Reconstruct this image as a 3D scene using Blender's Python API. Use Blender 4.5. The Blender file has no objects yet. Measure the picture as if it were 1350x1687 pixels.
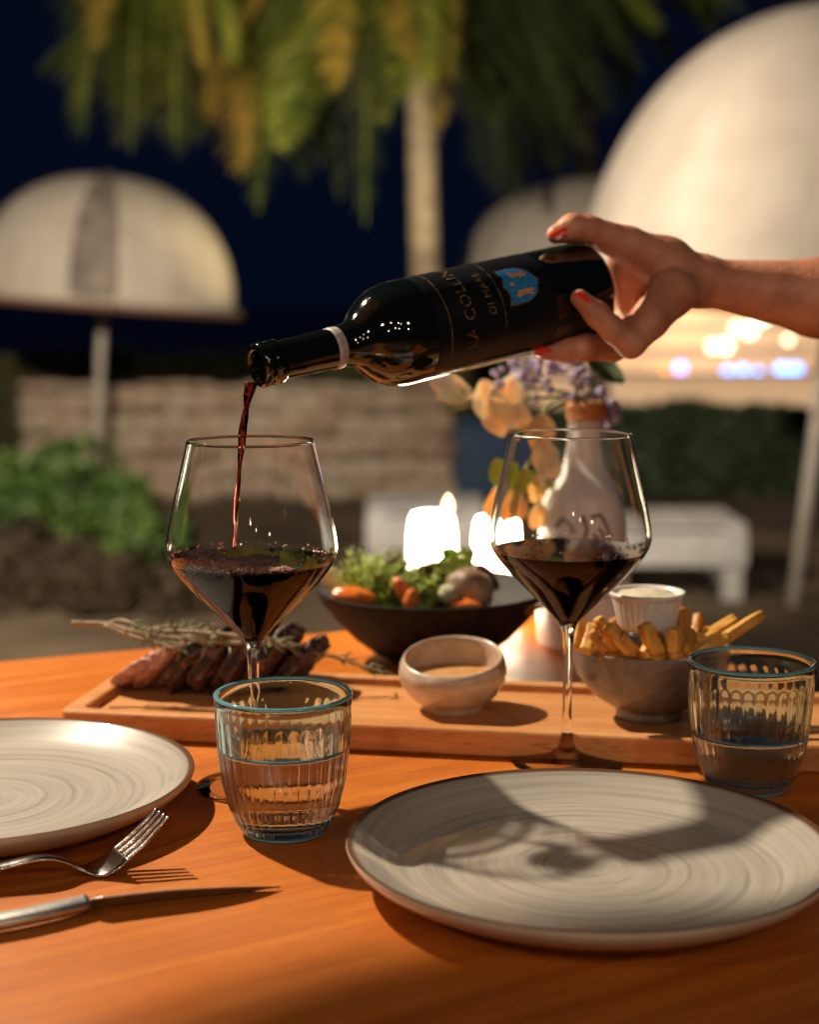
import bpy, bmesh, math, random
import numpy as np
from mathutils import Vector, Matrix, noise
R = math.radians
rnd = random.Random(7)
sc = bpy.context.scene
COL = sc.collection

# ------------------------------------------------------------------ camera, sky, lights, exposure
TZ = 0.75                      # table top height
HC = 0.32                      # camera above the table top
PITCH = R(7.5); FPX = 2600.0   # focal length in photograph pixels (1350 x 1687)
cam = bpy.data.cameras.new('camera'); camo = bpy.data.objects.new('camera', cam); COL.objects.link(camo)
camo.location = (0, 0, TZ+HC); camo.rotation_euler = (R(90)-PITCH, 0, 0)
cam.sensor_fit = 'VERTICAL'; cam.sensor_height = 36; cam.lens = FPX/1687*36
cam.clip_start = .02; cam.clip_end = 6000
cam.dof.use_dof = True; cam.dof.focus_distance = .975; cam.dof.aperture_fstop = 4.7
sc.camera = camo
w = bpy.data.worlds.new('World'); sc.world = w; w.use_nodes = True
bg = w.node_tree.nodes['Background']; bg.inputs[0].default_value = (.0022, .0048, .017, 1); bg.inputs[1].default_value = .28

def light(name, kind, loc, power, color, size=.03, aim=None, cone=60, blend=.5):
    l = bpy.data.lights.new(name, kind); l.energy = power; l.color = color
    if kind == 'SUN': l.angle = size
    else: l.shadow_soft_size = size
    if kind == 'SPOT': l.spot_size = R(cone); l.spot_blend = blend
    o = bpy.data.objects.new(name, l); COL.objects.link(o); o.location = loc
    if aim is not None: o.rotation_euler = (Vector(aim)-Vector(loc)).to_track_quat('-Z', 'Y').to_euler()
    return o
WARM = (1, .74, .45)
# moonlight so faint that it only lifts the blacks
light('moonlight', 'SUN', (0, 0, 20), .01, (.6, .75, 1), R(.5), (3, -2.4, 15.8))
# the terrace lamp up on the left, a little behind the table
key = light('terrace_lamp', 'SPOT', (-1.05, 1.84, TZ+1.49), 132, (1, .87, .66), .030, (.05, 1.0, TZ), 75, .6)
# festoon bulbs over the diners behind the camera
for x, y, z, p in ((-.9, -1.1, 2.1, 6), (-.35, -1.5, 2.35, 3), (.1, -1.6, 1.75, 3), (.35, -1.3, 2.2, 3), (.62, -2.4, 1.9, 3), (1.1, -.9, 2.05, 7.5), (-1.5, -.2, 1.9, 7), (.8, -2.2, 2.5, 2.6), (-.6, -2.3, 1.6, 2.2), (1.5, -1.7, 1.7, 4)):
    light('festoon_bulb', 'POINT', (x, y, z), p, (1, .80, .58), .032)
# garden floodlights beyond the terrace
light('garden_floodlight', 'SPOT', (-2.2, 3.2, 2.6), 1250, (1, .83, .64), .12, (-.4, 15.5, 1.0), 75, .5)
light('garden_floodlight', 'SPOT', (2.6, 3.4, 2.4), 190, (1, .83, .64), .12, (4, 12, 1.2), 80, .5)
light('palm_uplight', 'SPOT', (.5, 10.4, -.5), 480, (1, .80, .42), .1, (-.6, 13.4, 3.4), 62, .6)
sc.view_settings.view_transform = 'Standard'; sc.view_settings.look = 'None'
sc.view_settings.exposure = 1.04; sc.view_settings.gamma = 1
cy = sc.cycles
cy.max_bounces = 14; cy.transmission_bounces = 14; cy.transparent_max_bounces = 12; cy.glossy_bounces = 6; cy.diffuse_bounces = 4
cy.caustics_refractive = True; cy.caustics_reflective = False; cy.blur_glossy = .12
cy.sample_clamp_indirect = 6; cy.filter_width = 1.1; cy.use_denoising = True
try: cy.denoiser = 'OPENIMAGEDENOISE'
except Exception: pass

# ------------------------------------------------------------------ helpers
_f = Vector((0, math.cos(PITCH), -math.sin(PITCH))); _u = Vector((0, math.sin(PITCH), math.cos(PITCH))); _o = Vector((0, 0, TZ+HC))
def W(px, py, d):
    'world point seen at a photograph pixel, d metres in front of the lens'
    return _o + (_f + Vector((1, 0, 0))*((px-675)/FPX) - _u*((py-843.5)/FPX))*d
def T(px, py, z=0.0):
    'world point at height z above the table top'
    r = W(px, py, 1)-_o
    return _o + r*((z-HC)/r.z)
def mesh_obj(name, me, m=None, parent=None, loc=None, smooth=True):
    o = bpy.data.objects.new(name, me); COL.objects.link(o)
    if m is not None:
        for mm in (m if isinstance(m, (list, tuple)) else [m]): me.materials.append(mm)
    if smooth and len(me.polygons): me.polygons.foreach_set('use_smooth', [True]*len(me.polygons))
    if parent is not None: o.parent = parent
    if loc is not None: o.location = loc
    return o
def pyd(v, f):
    me = bpy.data.meshes.new('m'); me.from_pydata([tuple(p) for p in v], [], [tuple(q) for q in f]); me.update(); return me
def tag(o, label=None, cat=None, group=None, kind=None):
    if label: o['label'] = label
    if cat: o['category'] = cat
    if group: o['group'] = group
    if kind: o['kind'] = kind
    return o
def thing(name, loc, label, cat, group=None, rz=0):
    o = bpy.data.objects.new(name, None); COL.objects.link(o); o.location = loc; o.rotation_euler = (0, 0, rz); o.empty_display_size = .02
    return tag(o, label, cat, group)
def lathe(prof, n=64, closed=False, fn=None):
    'profile of (radius, z); ends on the axis are fanned; fn(r,z,angle)->r'
    v, f, rings = [], [], []
    for (r, z) in prof:
        if r < 1e-6: rings.append([len(v)]); v.append((0, 0, z))
        else:
            rings.append(list(range(len(v), len(v)+n)))
            for k in range(n):
                a = 2*math.pi*k/n; rr = fn(r, z, a) if fn else r
                v.append((rr*math.cos(a), rr*math.sin(a), z))
    pairs = list(zip(rings[:-1], rings[1:]))
    if closed: pairs.append((rings[-1], rings[0]))
    for A, B in pairs:
        if len(A) == 1 and len(B) == 1: continue
        for k in range(n):
            j = (k+1) % n
            if len(A) == 1: f.append((A[0], B[j], B[k]))
            elif len(B) == 1: f.append((A[k], A[j], B[0]))
            else: f.append((A[k], A[j], B[j], B[k]))
    return pyd(v, f)
def fixn(me):
    bm = bmesh.new(); bm.from_mesh(me); bmesh.ops.recalc_face_normals(bm, faces=bm.faces); bm.to_mesh(me); bm.free(); return me
def smooth_path(pts, n=8):
    'Catmull-Rom through points (tuples of any length)'
    P = [Vector(p) for p in pts]; P = [P[0]*2-P[1]]+P+[P[-1]*2-P[-2]]; out = []
    for i in range(1, len(P)-2):
        for k in range(n):
            t = k/n; a, b, c, d = P[i-1], P[i], P[i+1], P[i+2]
            out.append(.5*((2*b)+(c-a)*t+(2*a-5*b+4*c-d)*t*t+(3*b-a-3*c+d)*t**3))
    out.append(P[-2].copy()); return out
def tube(pts, rad, n=8, cap=True):
    'round tube along points; rad number or list'
    pts = [Vector(p) for p in pts]; m = len(pts)
    rad = [rad]*m if not isinstance(rad, (list, tuple)) else rad
    v, f = [], []; prev = None
    for i, p in enumerate(pts):
        t = (pts[min(i+1, m-1)]-pts[max(i-1, 0)]).normalized()
        if prev is None: a = t.orthogonal().normalized()
        else: a = (prev-t*prev.dot(t)).normalized()
        prev = a; b = t.cross(a)
        for k in range(n):
            q = 2*math.pi*k/n; v.append(p+(a*math.cos(q)+b*math.sin(q))*rad[i])
    for i in range(m-1):
        for k in range(n):
            j = (k+1) % n; f.append((i*n+k, i*n+j, (i+1)*n+j, (i+1)*n+k))
    if cap: f.append(tuple(range(n))[::-1]); f.append(tuple(range((m-1)*n, m*n)))
    return v, f
def merge(parts):
    v, f = [], []
    for pv, pf in parts:
        o = len(v); v += [tuple(p) for p in pv]; f += [tuple(i+o for i in q) for q in pf]
    return v, f
def ribbon(path, side, width, thick, up=None):
    'flattened bar with rounded section along path; width, thick per point; side = width direction'
    v, f = [], []; m = len(path); n = 12; side = Vector(side).normalized()
    for i, p in enumerate(path):
        t = (path[min(i+1, m-1)]-path[max(i-1, 0)]).normalized(); nn = side.cross(t).normalized()
        for k in range(n):
            q = 2*math.pi*k/n; c, s = math.cos(q), math.sin(q)
            cx = math.copysign(abs(c)**.5, c); sx = math.copysign(abs(s)**.8, s)
            v.append(p+side*(cx*width[i]/2)+nn*(sx*thick[i]/2))
    for i in range(m-1):
        for k in range(n):
            j = (k+1) % n; f.append((i*n+k, i*n+j, (i+1)*n+j, (i+1)*n+k))
    f.append(tuple(range(n))[::-1]); f.append(tuple(range((m-1)*n, m*n)))
    return v, f
def box(sx, sy, sz, bev=0, seg=2, origin='c'):
    bm = bmesh.new(); bmesh.ops.create_cube(bm, size=1); bmesh.ops.scale(bm, vec=(sx, sy, sz), verts=bm.verts)
    if origin == 'b': bmesh.ops.translate(bm, vec=(0, 0, sz/2), verts=bm.verts)
    if bev: bmesh.ops.bevel(bm, geom=bm.edges[:]+bm.verts[:], offset=bev, segments=seg, affect='EDGES', profile=.5)
    me = bpy.data.meshes.new('m'); bm.to_mesh(me); bm.free(); return me
def ico(r, sub=3, sc3=(1, 1, 1), amp=0, freq=10, seed=0):
    bm = bmesh.new(); bmesh.ops.create_icosphere(bm, subdivisions=sub, radius=1)
    for v in bm.verts:
        d = v.co.normalized(); k = 1+(amp*noise.fractal(d*freq+Vector((seed, 0, 0)), 1, 2, 3) if amp else 0)
        v.co = Vector((d.x*sc3[0], d.y*sc3[1], d.z*sc3[2]))*r*k
    me = bpy.data.meshes.new('m'); bm.to_mesh(me); bm.free(); return me

# ------------------------------------------------------------------ materials
def mat(name, col, rough=.5, metal=0, noise_scale=None, col2=None, bump=0, bump_scale=None, vscale=(1, 1, 1), detail=5, coat=0, sss=0, trans=0, ior=1.45, lo=.35, hi=.65, emit=None, estr=0):
    m = bpy.data.materials.new(name); m.use_nodes = True; nt = m.node_tree; N = nt.nodes; L = nt.links
    p = N['Principled BSDF']; p.inputs['Base Color'].default_value = (*col, 1); p.inputs['Roughness'].default_value = rough
    p.inputs['Metallic'].default_value = metal; p.inputs['Coat Weight'].default_value = coat; p.inputs['Coat Roughness'].default_value = .06
    p.inputs['IOR'].default_value = ior; p.inputs['Transmission Weight'].default_value = trans
    if sss: p.inputs['Subsurface Weight'].default_value = sss; p.inputs['Subsurface Radius'].default_value = (.012, .004, .002); p.inputs['Subsurface Scale'].default_value = .5
    if emit: p.inputs['Emission Color'].default_value = (*emit, 1); p.inputs['Emission Strength'].default_value = estr
    if noise_scale or bump:
        tc = N.new('ShaderNodeTexCoord'); mp = N.new('ShaderNodeMapping'); mp.inputs['Scale'].default_value = vscale; L.new(tc.outputs['Object'], mp.inputs['Vector'])
    if noise_scale and col2:
        n = N.new('ShaderNodeTexNoise'); n.inputs['Scale'].default_value = noise_scale; n.inputs['Detail'].default_value = detail; L.new(mp.outputs[0], n.inputs['Vector'])
        r = N.new('ShaderNodeValToRGB'); r.color_ramp.elements[0].position = lo; r.color_ramp.elements[1].position = hi
        r.color_ramp.elements[0].color = (*col, 1); r.color_ramp.elements[1].color = (*col2, 1)
        L.new(n.outputs['Fac'], r.inputs[0]); L.new(r.outputs[0], p.inputs['Base Color'])
    if bump:
        n2 = N.new('ShaderNodeTexNoise'); n2.inputs['Scale'].default_value = bump_scale or noise_scale; n2.inputs['Detail'].default_value = 6; L.new(mp.outputs[0], n2.inputs['Vector'])
        b = N.new('ShaderNodeBump'); b.inputs['Strength'].default_value = bump; b.inputs['Distance'].default_value = .002; L.new(n2.outputs['Fac'], b.inputs['Height']); L.new(b.outputs[0], p.inputs['Normal'])
    return m
def glass(name, tint=(1, 1, 1), ior=1.5, absorb=None, dens=0, rough=0, clear=0):
    m = bpy.data.materials.new(name); m.use_nodes = True; nt = m.node_tree; N = nt.nodes; L = nt.links
    N.remove(N['Principled BSDF']); g = N.new('ShaderNodeBsdfGlass'); g.inputs['Color'].default_value = (*tint, 1); g.inputs['IOR'].default_value = ior; g.inputs['Roughness'].default_value = rough
    if clear:
        tr = N.new('ShaderNodeBsdfTransparent'); mx = N.new('ShaderNodeMixShader'); mx.inputs[0].default_value = clear; L.new(g.outputs[0], mx.inputs[1]); L.new(tr.outputs[0], mx.inputs[2]); L.new(mx.outputs[0], N['Material Output'].inputs['Surface'])
    else: L.new(g.outputs[0], N['Material Output'].inputs['Surface'])
    if absorb:
        a = N.new('ShaderNodeVolumeAbsorption'); a.inputs['Color'].default_value = (*absorb, 1); a.inputs['Density'].default_value = dens
        L.new(a.outputs[0], N['Material Output'].inputs['Volume'])
    return m
def wood(name, c1, c2, c3, rot=0, stretch=(1.2, 16, 16), rough=.38, spec=.5, coat=0):
    m = bpy.data.materials.new(name); m.use_nodes = True; nt = m.node_tree; N = nt.nodes; L = nt.links; p = N['Principled BSDF']
    tc = N.new('ShaderNodeTexCoord'); mr = N.new('ShaderNodeMapping'); mr.inputs['Rotation'].default_value = (0, 0, rot); L.new(tc.outputs['Object'], mr.inputs['Vector'])
    mp = N.new('ShaderNodeMapping'); mp.inputs['Scale'].default_value = stretch; L.new(mr.outputs[0], mp.inputs['Vector'])
    n = N.new('ShaderNodeTexNoise'); n.inputs['Scale'].default_value = 1.6; n.inputs['Detail'].default_value = 8; n.inputs['Distortion'].default_value = 1.2; L.new(mp.outputs[0], n.inputs['Vector'])
    r = N.new('ShaderNodeValToRGB'); e = r.color_ramp.elements; e[0].position = .3; e[1].position = .72; e[0].color = (*c1, 1); e[1].color = (*c3, 1); q = e.new(.5); q.color = (*c2, 1); L.new(n.outputs['Fac'], r.inputs[0])
    # short dark pores along the grain
    mp2 = N.new('ShaderNodeMapping'); mp2.inputs['Scale'].default_value = (11, 190, 120); L.new(mr.outputs[0], mp2.inputs['Vector'])
    n2 = N.new('ShaderNodeTexNoise'); n2.inputs['Scale'].default_value = 1; n2.inputs['Detail'].default_value = 3; L.new(mp2.outputs[0], n2.inputs['Vector'])
    r2 = N.new('ShaderNodeValToRGB'); r2.color_ramp.elements[0].position = .28; r2.color_ramp.elements[1].position = .5; r2.color_ramp.elements[0].color = (.72, .66, .6, 1); r2.color_ramp.elements[1].color = (1, 1, 1, 1); L.new(n2.outputs['Fac'], r2.inputs[0])
    mp4 = N.new('ShaderNodeMapping'); mp4.inputs['Scale'].default_value = (60, 900, 500); L.new(mr.outputs[0], mp4.inputs['Vector'])
    n4 = N.new('ShaderNodeTexNoise'); n4.inputs['Scale'].default_value = 1; n4.inputs['Detail'].default_value = 3; L.new(mp4.outputs[0], n4.inputs['Vector'])
    r4 = N.new('ShaderNodeValToRGB'); r4.color_ramp.elements[0].position = .30; r4.color_ramp.elements[1].position = .42; r4.color_ramp.elements[0].color = (.55, .5, .45, 1); r4.color_ramp.elements[1].color = (1, 1, 1, 1); L.new(n4.outputs['Fac'], r4.inputs[0])
    m4 = N.new('ShaderNodeMix'); m4.data_type = 'RGBA'; m4.blend_type = 'MULTIPLY'; m4.inputs[0].default_value = .8; L.new(r.outputs[0], m4.inputs[6]); L.new(r4.outputs[0], m4.inputs[7])
    mx = N.new('ShaderNodeMix'); mx.data_type = 'RGBA'; mx.blend_type = 'MULTIPLY'; mx.inputs[0].default_value = .6; L.new(m4.outputs[2], mx.inputs[6]); L.new(r2.outputs[0], mx.inputs[7]); L.new(mx.outputs[2], p.inputs['Base Color'])
    n3 = N.new('ShaderNodeTexNoise'); n3.inputs['Scale'].default_value = 9; n3.inputs['Detail'].default_value = 6; L.new(mr.outputs[0], n3.inputs['Vector'])
    mm = N.new('ShaderNodeMapRange'); mm.inputs[1].default_value = .3; mm.inputs[2].default_value = .7; mm.inputs[3].default_value = rough-.08; mm.inputs[4].default_value = rough+.12; L.new(n3.outputs['Fac'], mm.inputs[0]); L.new(mm.outputs[0], p.inputs['Roughness'])
    b = N.new('ShaderNodeBump'); b.inputs['Strength'].default_value = .25; b.inputs['Distance'].default_value = .0006; L.new(n2.outputs['Fac'], b.inputs['Height']); L.new(b.outputs[0], p.inputs['Normal'])
    p.inputs['Specular IOR Level'].default_value = spec; p.inputs['Coat Weight'].default_value = coat
    return m
M = {}
M['table'] = wood('table_wood', (.42, .102, .010), (.53, .142, .016), (.62, .19, .025), rot=R(-8), rough=.4, spec=.35)
M['board'] = wood('board_wood', (.50, .19, .06), (.60, .26, .09), (.68, .33, .125), rot=0, rough=.5, spec=.3)
M['glass'] = glass('clear_glass', (1, 1, 1), 1.36)
def thin_glass(name):
    m = bpy.data.materials.new(name); m.use_nodes = True; nt = m.node_tree; N = nt.nodes; L = nt.links; N.remove(N['Principled BSDF'])
    a = N.new('ShaderNodeBsdfTransparent'); a.inputs[0].default_value = (.93, .94, .94, 1); b = N.new('ShaderNodeBsdfGlossy'); b.inputs['Roughness'].default_value = .02; fr_ = N.new('ShaderNodeFresnel'); fr_.inputs[0].default_value = 1.45
    mx = N.new('ShaderNodeMixShader'); L.new(fr_.outputs[0], mx.inputs[0]); L.new(a.outputs[0], mx.inputs[1]); L.new(b.outputs[0], mx.inputs[2]); L.new(mx.outputs[0], N['Material Output'].inputs['Surface']); return m
M['thin'] = thin_glass('thin_clear_glass')
M['tumbler'] = glass('cyan_glass', (.90, .98, 1), 1.5)
M['tumbler_rim'] = mat('cyan_rim_glass', (.30, .82, 1.0), .05, trans=.6, ior=1.5, coat=.6)
M['water'] = glass('water', (1, 1, 1), 1.33); M['water_if'] = glass('water_against_glass', (1, 1, 1), 1.33/1.5)
M['wine'] = glass('red_wine', (1, .97, .96), 1.35, (.60, .012, .02), 420); M['wine_if'] = glass('red_wine_against_glass', (1, 1, 1), 1.35/1.36, (.60, .012, .02), 420)
M['stream'] = glass('wine_stream', (.92, .62, .5), 1.34, (.7, .07, .04), 520)
M['foam'] = mat('wine_foam', (.88, .52, .46), .15, trans=.2, ior=1.3, coat=.8)
M['bubble'] = glass('bubble_film', (1, .88, .86), 1.3)
M['bottle'] = mat('bottle_glass', (.004, .006, .003), .04, coat=1, ior=1.52)
M['bottle_in'] = mat('bottle_throat', (.02, .022, .008), .1, ior=1.5)
M['ring'] = mat('capsule_band', (.35, .31, .28), .45, noise_scale=200, col2=(.5, .45, .41))
M['label'] = mat('label_paper', (.004, .0045, .006), .35, noise_scale=60, col2=(.007, .007, .009))
M['gold'] = mat('gold_print', (.28, .18, .08), .4, .3, noise_scale=300, col2=(.05, .03, .02), lo=.4, hi=.62)
M['blue'] = mat('crest_blue', (.015, .16, .42), .4, noise_scale=500, col2=(.03, .25, .55))
M['copper'] = mat('crest_copper', (.75, .34, .14), .4, noise_scale=700, col2=(.5, .2, .1))
M['skin'] = mat('skin', (.46, .175, .10), .44, noise_scale=38, col2=(.68, .30, .185), bump=.5, bump_scale=330, sss=.15)
M['nail'] = mat('nail_varnish', (.75, .05, .02), .15, coat=1)
M['white_cer'] = mat('white_ceramic', (.74, .70, .69), .3, noise_scale=12, col2=(.80, .78, .77), coat=.4)
M['vase_print'] = mat('vase_print', (.11, .09, .07), .5, noise_scale=60, col2=(.22, .17, .13))
M['cork'] = mat('cork_collar', (.50, .20, .06), .7, noise_scale=150, col2=(.62, .30, .11), bump=.4)
M['black_cer'] = mat('black_ceramic', (.008, .008, .009), .62, noise_scale=90, col2=(.022, .019, .018), bump=.15, bump_scale=300)
M['grey_cer'] = mat('grey_ceramic', (.16, .13, .11), .34, noise_scale=110, col2=(.24, .20, .175), bump=.2, bump_scale=260, coat=.3)
M['sauce_cer'] = mat('speckled_ceramic', (.50, .36, .26), .3, noise_scale=70, col2=(.64, .50, .39), bump=.15, bump_scale=200, coat=.5)
M['sauce'] = mat('sauce', (.52, .25, .09), .35, noise_scale=80, col2=(.62, .33, .14), bump=.5, bump_scale=120)
M['mayo'] = mat('mayonnaise', (.75, .66, .48), .3)
M['steel'] = mat('steel', (.62, .60, .58), .16, 1, noise_scale=50, col2=(.5, .48, .46), bump=.08, bump_scale=300)
M['steel_old'] = mat('worn_steel', (.60, .57, .54), .40, 1, noise_scale=35, col2=(.36, .34, .32), bump=.15, bump_scale=200)
M['canvas'] = mat('cream_canvas', (.60, .53, .44), .85, noise_scale=5, col2=(.68, .61, .52), bump=.3, bump_scale=60)
M['pole'] = mat('pole_paint', (.55, .50, .44), .5, noise_scale=8, col2=(.66, .60, .53))
M['dark_band'] = mat('dark_brown', (.17, .08, .05), .8, noise_scale=20, col2=(.25, .13, .08))
M['leafg'] = mat('bush_leaf', (.028, .075, .010), .5, noise_scale=2.5, col2=(.085, .15, .022))
M['leafd'] = mat('hedge_leaf', (.04, .065, .032), .6, noise_scale=1.8, col2=(.07, .10, .05))
M['leafo'] = mat('olive_leaf', (.09, .10, .03), .6, noise_scale=1.8, col2=(.14, .14, .045))
M['twig'] = mat('twig', (.09, .055, .03), .8, noise_scale=10, col2=(.14, .09, .05))
M['dryleaf'] = mat('dry_leaf', (.030, .020, .010), .8, noise_scale=3, col2=(.06, .042, .02))
M['bark'] = mat('palm_bark', (.20, .16, .12), .85, noise_scale=4, col2=(.36, .30, .23), vscale=(1, 1, 4), bump=.6, bump_scale=12)
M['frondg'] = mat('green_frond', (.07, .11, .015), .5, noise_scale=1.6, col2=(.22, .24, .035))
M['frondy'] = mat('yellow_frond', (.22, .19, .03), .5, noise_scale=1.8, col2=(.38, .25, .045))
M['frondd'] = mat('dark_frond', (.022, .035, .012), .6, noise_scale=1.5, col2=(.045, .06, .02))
M['sand'] = mat('ground_earth', (.07, .047, .028), .9, noise_scale=.9, col2=(.19, .14, .085), bump=.5, bump_scale=6)
M['terrace'] = mat('terrace_floor', (.12, .07, .045), .7, noise_scale=3, col2=(.17, .11, .07))
M['sea'] = mat('sea_water', (.002, .006, .018), .25, noise_scale=.4, col2=(.003, .009, .026), bump=.4, bump_scale=.7)
M['whitewood'] = mat('white_painted_wood', (.36, .36, .35), .5, noise_scale=9, col2=(.46, .45, .44))
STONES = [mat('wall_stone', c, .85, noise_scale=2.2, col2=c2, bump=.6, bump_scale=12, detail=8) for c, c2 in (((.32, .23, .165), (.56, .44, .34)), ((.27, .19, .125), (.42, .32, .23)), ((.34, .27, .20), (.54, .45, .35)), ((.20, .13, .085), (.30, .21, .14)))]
M['mortar'] = mat('mortar', (.24, .18, .13), .9, noise_scale=20, col2=(.32, .25, .18), bump=.5)

# swirled plate glaze
def plate_mat():
    m = bpy.data.materials.new('swirled_glaze'); m.use_nodes = True; nt = m.node_tree; N = nt.nodes; L = nt.links; p = N['Principled BSDF']
    tc = N.new('ShaderNodeTexCoord'); sx = N.new('ShaderNodeSeparateXYZ'); L.new(tc.outputs['Object'], sx.inputs[0])
    def mth(op, a, b=None):
        n = N.new('ShaderNodeMath'); n.operation = op
        for i, q in enumerate((a, b)):
            if q is None: continue
            if isinstance(q, (int, float)): n.inputs[i].default_value = q
            else: L.new(q, n.inputs[i])
        return n.outputs[0]
    r = mth('SQRT', mth('ADD', mth('MULTIPLY', sx.outputs[0], sx.outputs[0]), mth('MULTIPLY', sx.outputs[1], sx.outputs[1])))
    a = mth('ARCTAN2', sx.outputs[1], sx.outputs[0]); rs = mth('ADD', r, mth('MULTIPLY', a, .0022))
    cb = N.new('ShaderNodeCombineXYZ'); L.new(mth('MULTIPLY', rs, 230.), cb.inputs[0]); L.new(mth('MULTIPLY', mth('COSINE', a), .55), cb.inputs[1]); L.new(mth('MULTIPLY', mth('SINE', a), .55), cb.inputs[2])
    n = N.new('ShaderNodeTexNoise'); n.inputs['Scale'].default_value = 1; n.inputs['Detail'].default_value = 6; n.inputs['Roughness'].default_value = .62; L.new(cb.outputs[0], n.inputs['Vector'])
    rp = N.new('ShaderNodeValToRGB'); e = rp.color_ramp.elements; e[0].position = .26; e[0].color = (.27, .23, .19, 1); e[1].position = .74; e[1].color = (.52, .465, .405, 1); q = e.new(.45); q.color = (.42, .37, .32, 1); L.new(n.outputs['Fac'], rp.inputs[0])
    # bare brown edge of the rim
    edge = N.new('ShaderNodeMapRange'); edge.inputs[1].default_value = .1302; edge.inputs[2].default_value = .1322; L.new(r, edge.inputs[0])
    mx = N.new('ShaderNodeMix'); mx.data_type = 'RGBA'; L.new(edge.outputs[0], mx.inputs[0]); L.new(rp.outputs[0], mx.inputs[6]); mx.inputs[7].default_value = (.12, .055, .028, 1); L.new(mx.outputs[2], p.inputs['Base Color'])
    b = N.new('ShaderNodeBump'); b.inputs['Strength'].default_value = .22; b.inputs['Distance'].default_value = .0006; L.new(n.outputs['Fac'], b.inputs['Height']); L.new(b.outputs[0], p.inputs['Normal'])
    p.inputs['Roughness'].default_value = .30; p.inputs['Specular IOR Level'].default_value = .12; p.inputs['Coat Weight'].default_value = .4; p.inputs['Coat Roughness'].default_value = .035
    return m
M['plate'] = plate_mat()
M['plate_out'] = mat('plate_outside', (.52, .40, .30), .3, noise_scale=30, col2=(.60, .48, .37), coat=.4)

# ------------------------------------------------------------------ setting: ground, terrace, sea
GZ = -.62
me = pyd([(-60, 2.9, GZ), (60, 2.9, GZ), (60, 34, GZ), (-60, 34, GZ)], [(0, 1, 2, 3)])
tag(mesh_obj('ground', me, M['sand']), kind='structure')
me = box(8, 6.4, .62); o = mesh_obj('terrace', me, M['terrace'], loc=(0, -.3, -.31), smooth=False); tag(o, kind='structure')
me = pyd([(-3500, 30, GZ-.25), (3500, 30, GZ-.25), (3500, 5500, GZ-.25), (-3500, 5500, GZ-.25)], [(0, 1, 2, 3)])
tag(mesh_obj('sea', me, M['sea']), kind='structure')

# ------------------------------------------------------------------ background planting and furniture
def leaf_cloud(pts_fn, n, size, seed):
    r = random.Random(seed); v, f = [], []
    for i in range(n):
        p = Vector(pts_fn(r)); a = Vector((r.gauss(0, 1), r.gauss(0, 1), r.gauss(0, 1))).normalized(); b = a.orthogonal().normalized(); b = (b+a.cross(b)*r.uniform(-1, 1)).normalized()
        s = size*r.uniform(.6, 1.3); k = len(v)
        v += [p-a*s, p+b*s*.42, p+a*s, p-b*s*.42]; f.append((k, k+1, k+2, k+3))
    return pyd(v, f)
def lumps(r, centres):
    c, s = centres[r.randrange(len(centres))]
    d = Vector((r.gauss(0, 1), r.gauss(0, 1), r.gauss(0, 1))).normalized()*(r.uniform(.55, 1)**.5)
    return (c[0]+d.x*s[0], c[1]+d.y*s[1], c[2]+d.z*s[2])
# bush on the left
rb = random.Random(3)
bc = []
for i in range(46):
    px = rb.uniform(-130, 235); py = 775+abs(px-90)*.22*rb.uniform(.6, 1)+rb.uniform(-14, 130)+(22 if px > 160 else 0); c = W(px, py, 9.7+rb.uniform(-.45, .45)); s = rb.uniform(.13, .24); bc.append(((c.x, c.y, c.z), (s, s, s)))
b0 = W(80, 980, 9.7)
bush = thing('bush', (b0.x, b0.y, GZ), 'rounded green bush in front of the stone wall at the left', 'bush')
def rel(me, root):
    off = Vector(root.location)
    for v in me.vertices: v.co -= off
    return me
mesh_obj('foliage', rel(leaf_cloud(lambda r: lumps(r, bc), 16000, .045, 5), bush), M['leafg'], bush, smooth=False)['kind'] = 'stuff'
for i in range(9):
    c = bc[i*5][0]; v, f = tube(smooth_path([(b0.x+rb.uniform(-.2, .2), b0.y, GZ), ((b0.x+c[0])/2, b0.y, (GZ+c[2])/2), c], 5), [.018-.001*k for k in range(11)], 6)
    mesh_obj('stem', rel(pyd(v, f), bush), M['twig'], bush)
# low dry shrubs below it
for i, (px, py, d, s) in enumerate(((60, 965, 8.9, .50), (330, 930, 9.6, .22), (215, 960, 8.7, .34), (-90, 960, 8.8, .45))):
    g = W(px, py, d); cs = []
    for k in range(16):
        cs.append(((g.x+rb.uniform(-1.2, 1.2)*s, g.y+rb.uniform(-.2, .2), GZ+rb.uniform(.05, .75)*s), (s*.3, s*.3, s*.28)))
    t = thing('shrub', (g.x, g.y, GZ), ('low dark brown shrub under the green bush', 'small dry shrub right of the green bush', 'low dry shrub between the green bush and the rosemary sprig', 'low dry shrub cut by the left edge')[i], 'shrub')
    mesh_obj('foliage', rel(leaf_cloud(lambda r: lumps(r, cs), 3200, .05, 15+i), t), M['dryleaf'], t, smooth=False)['kind'] = 'stuff'
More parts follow.
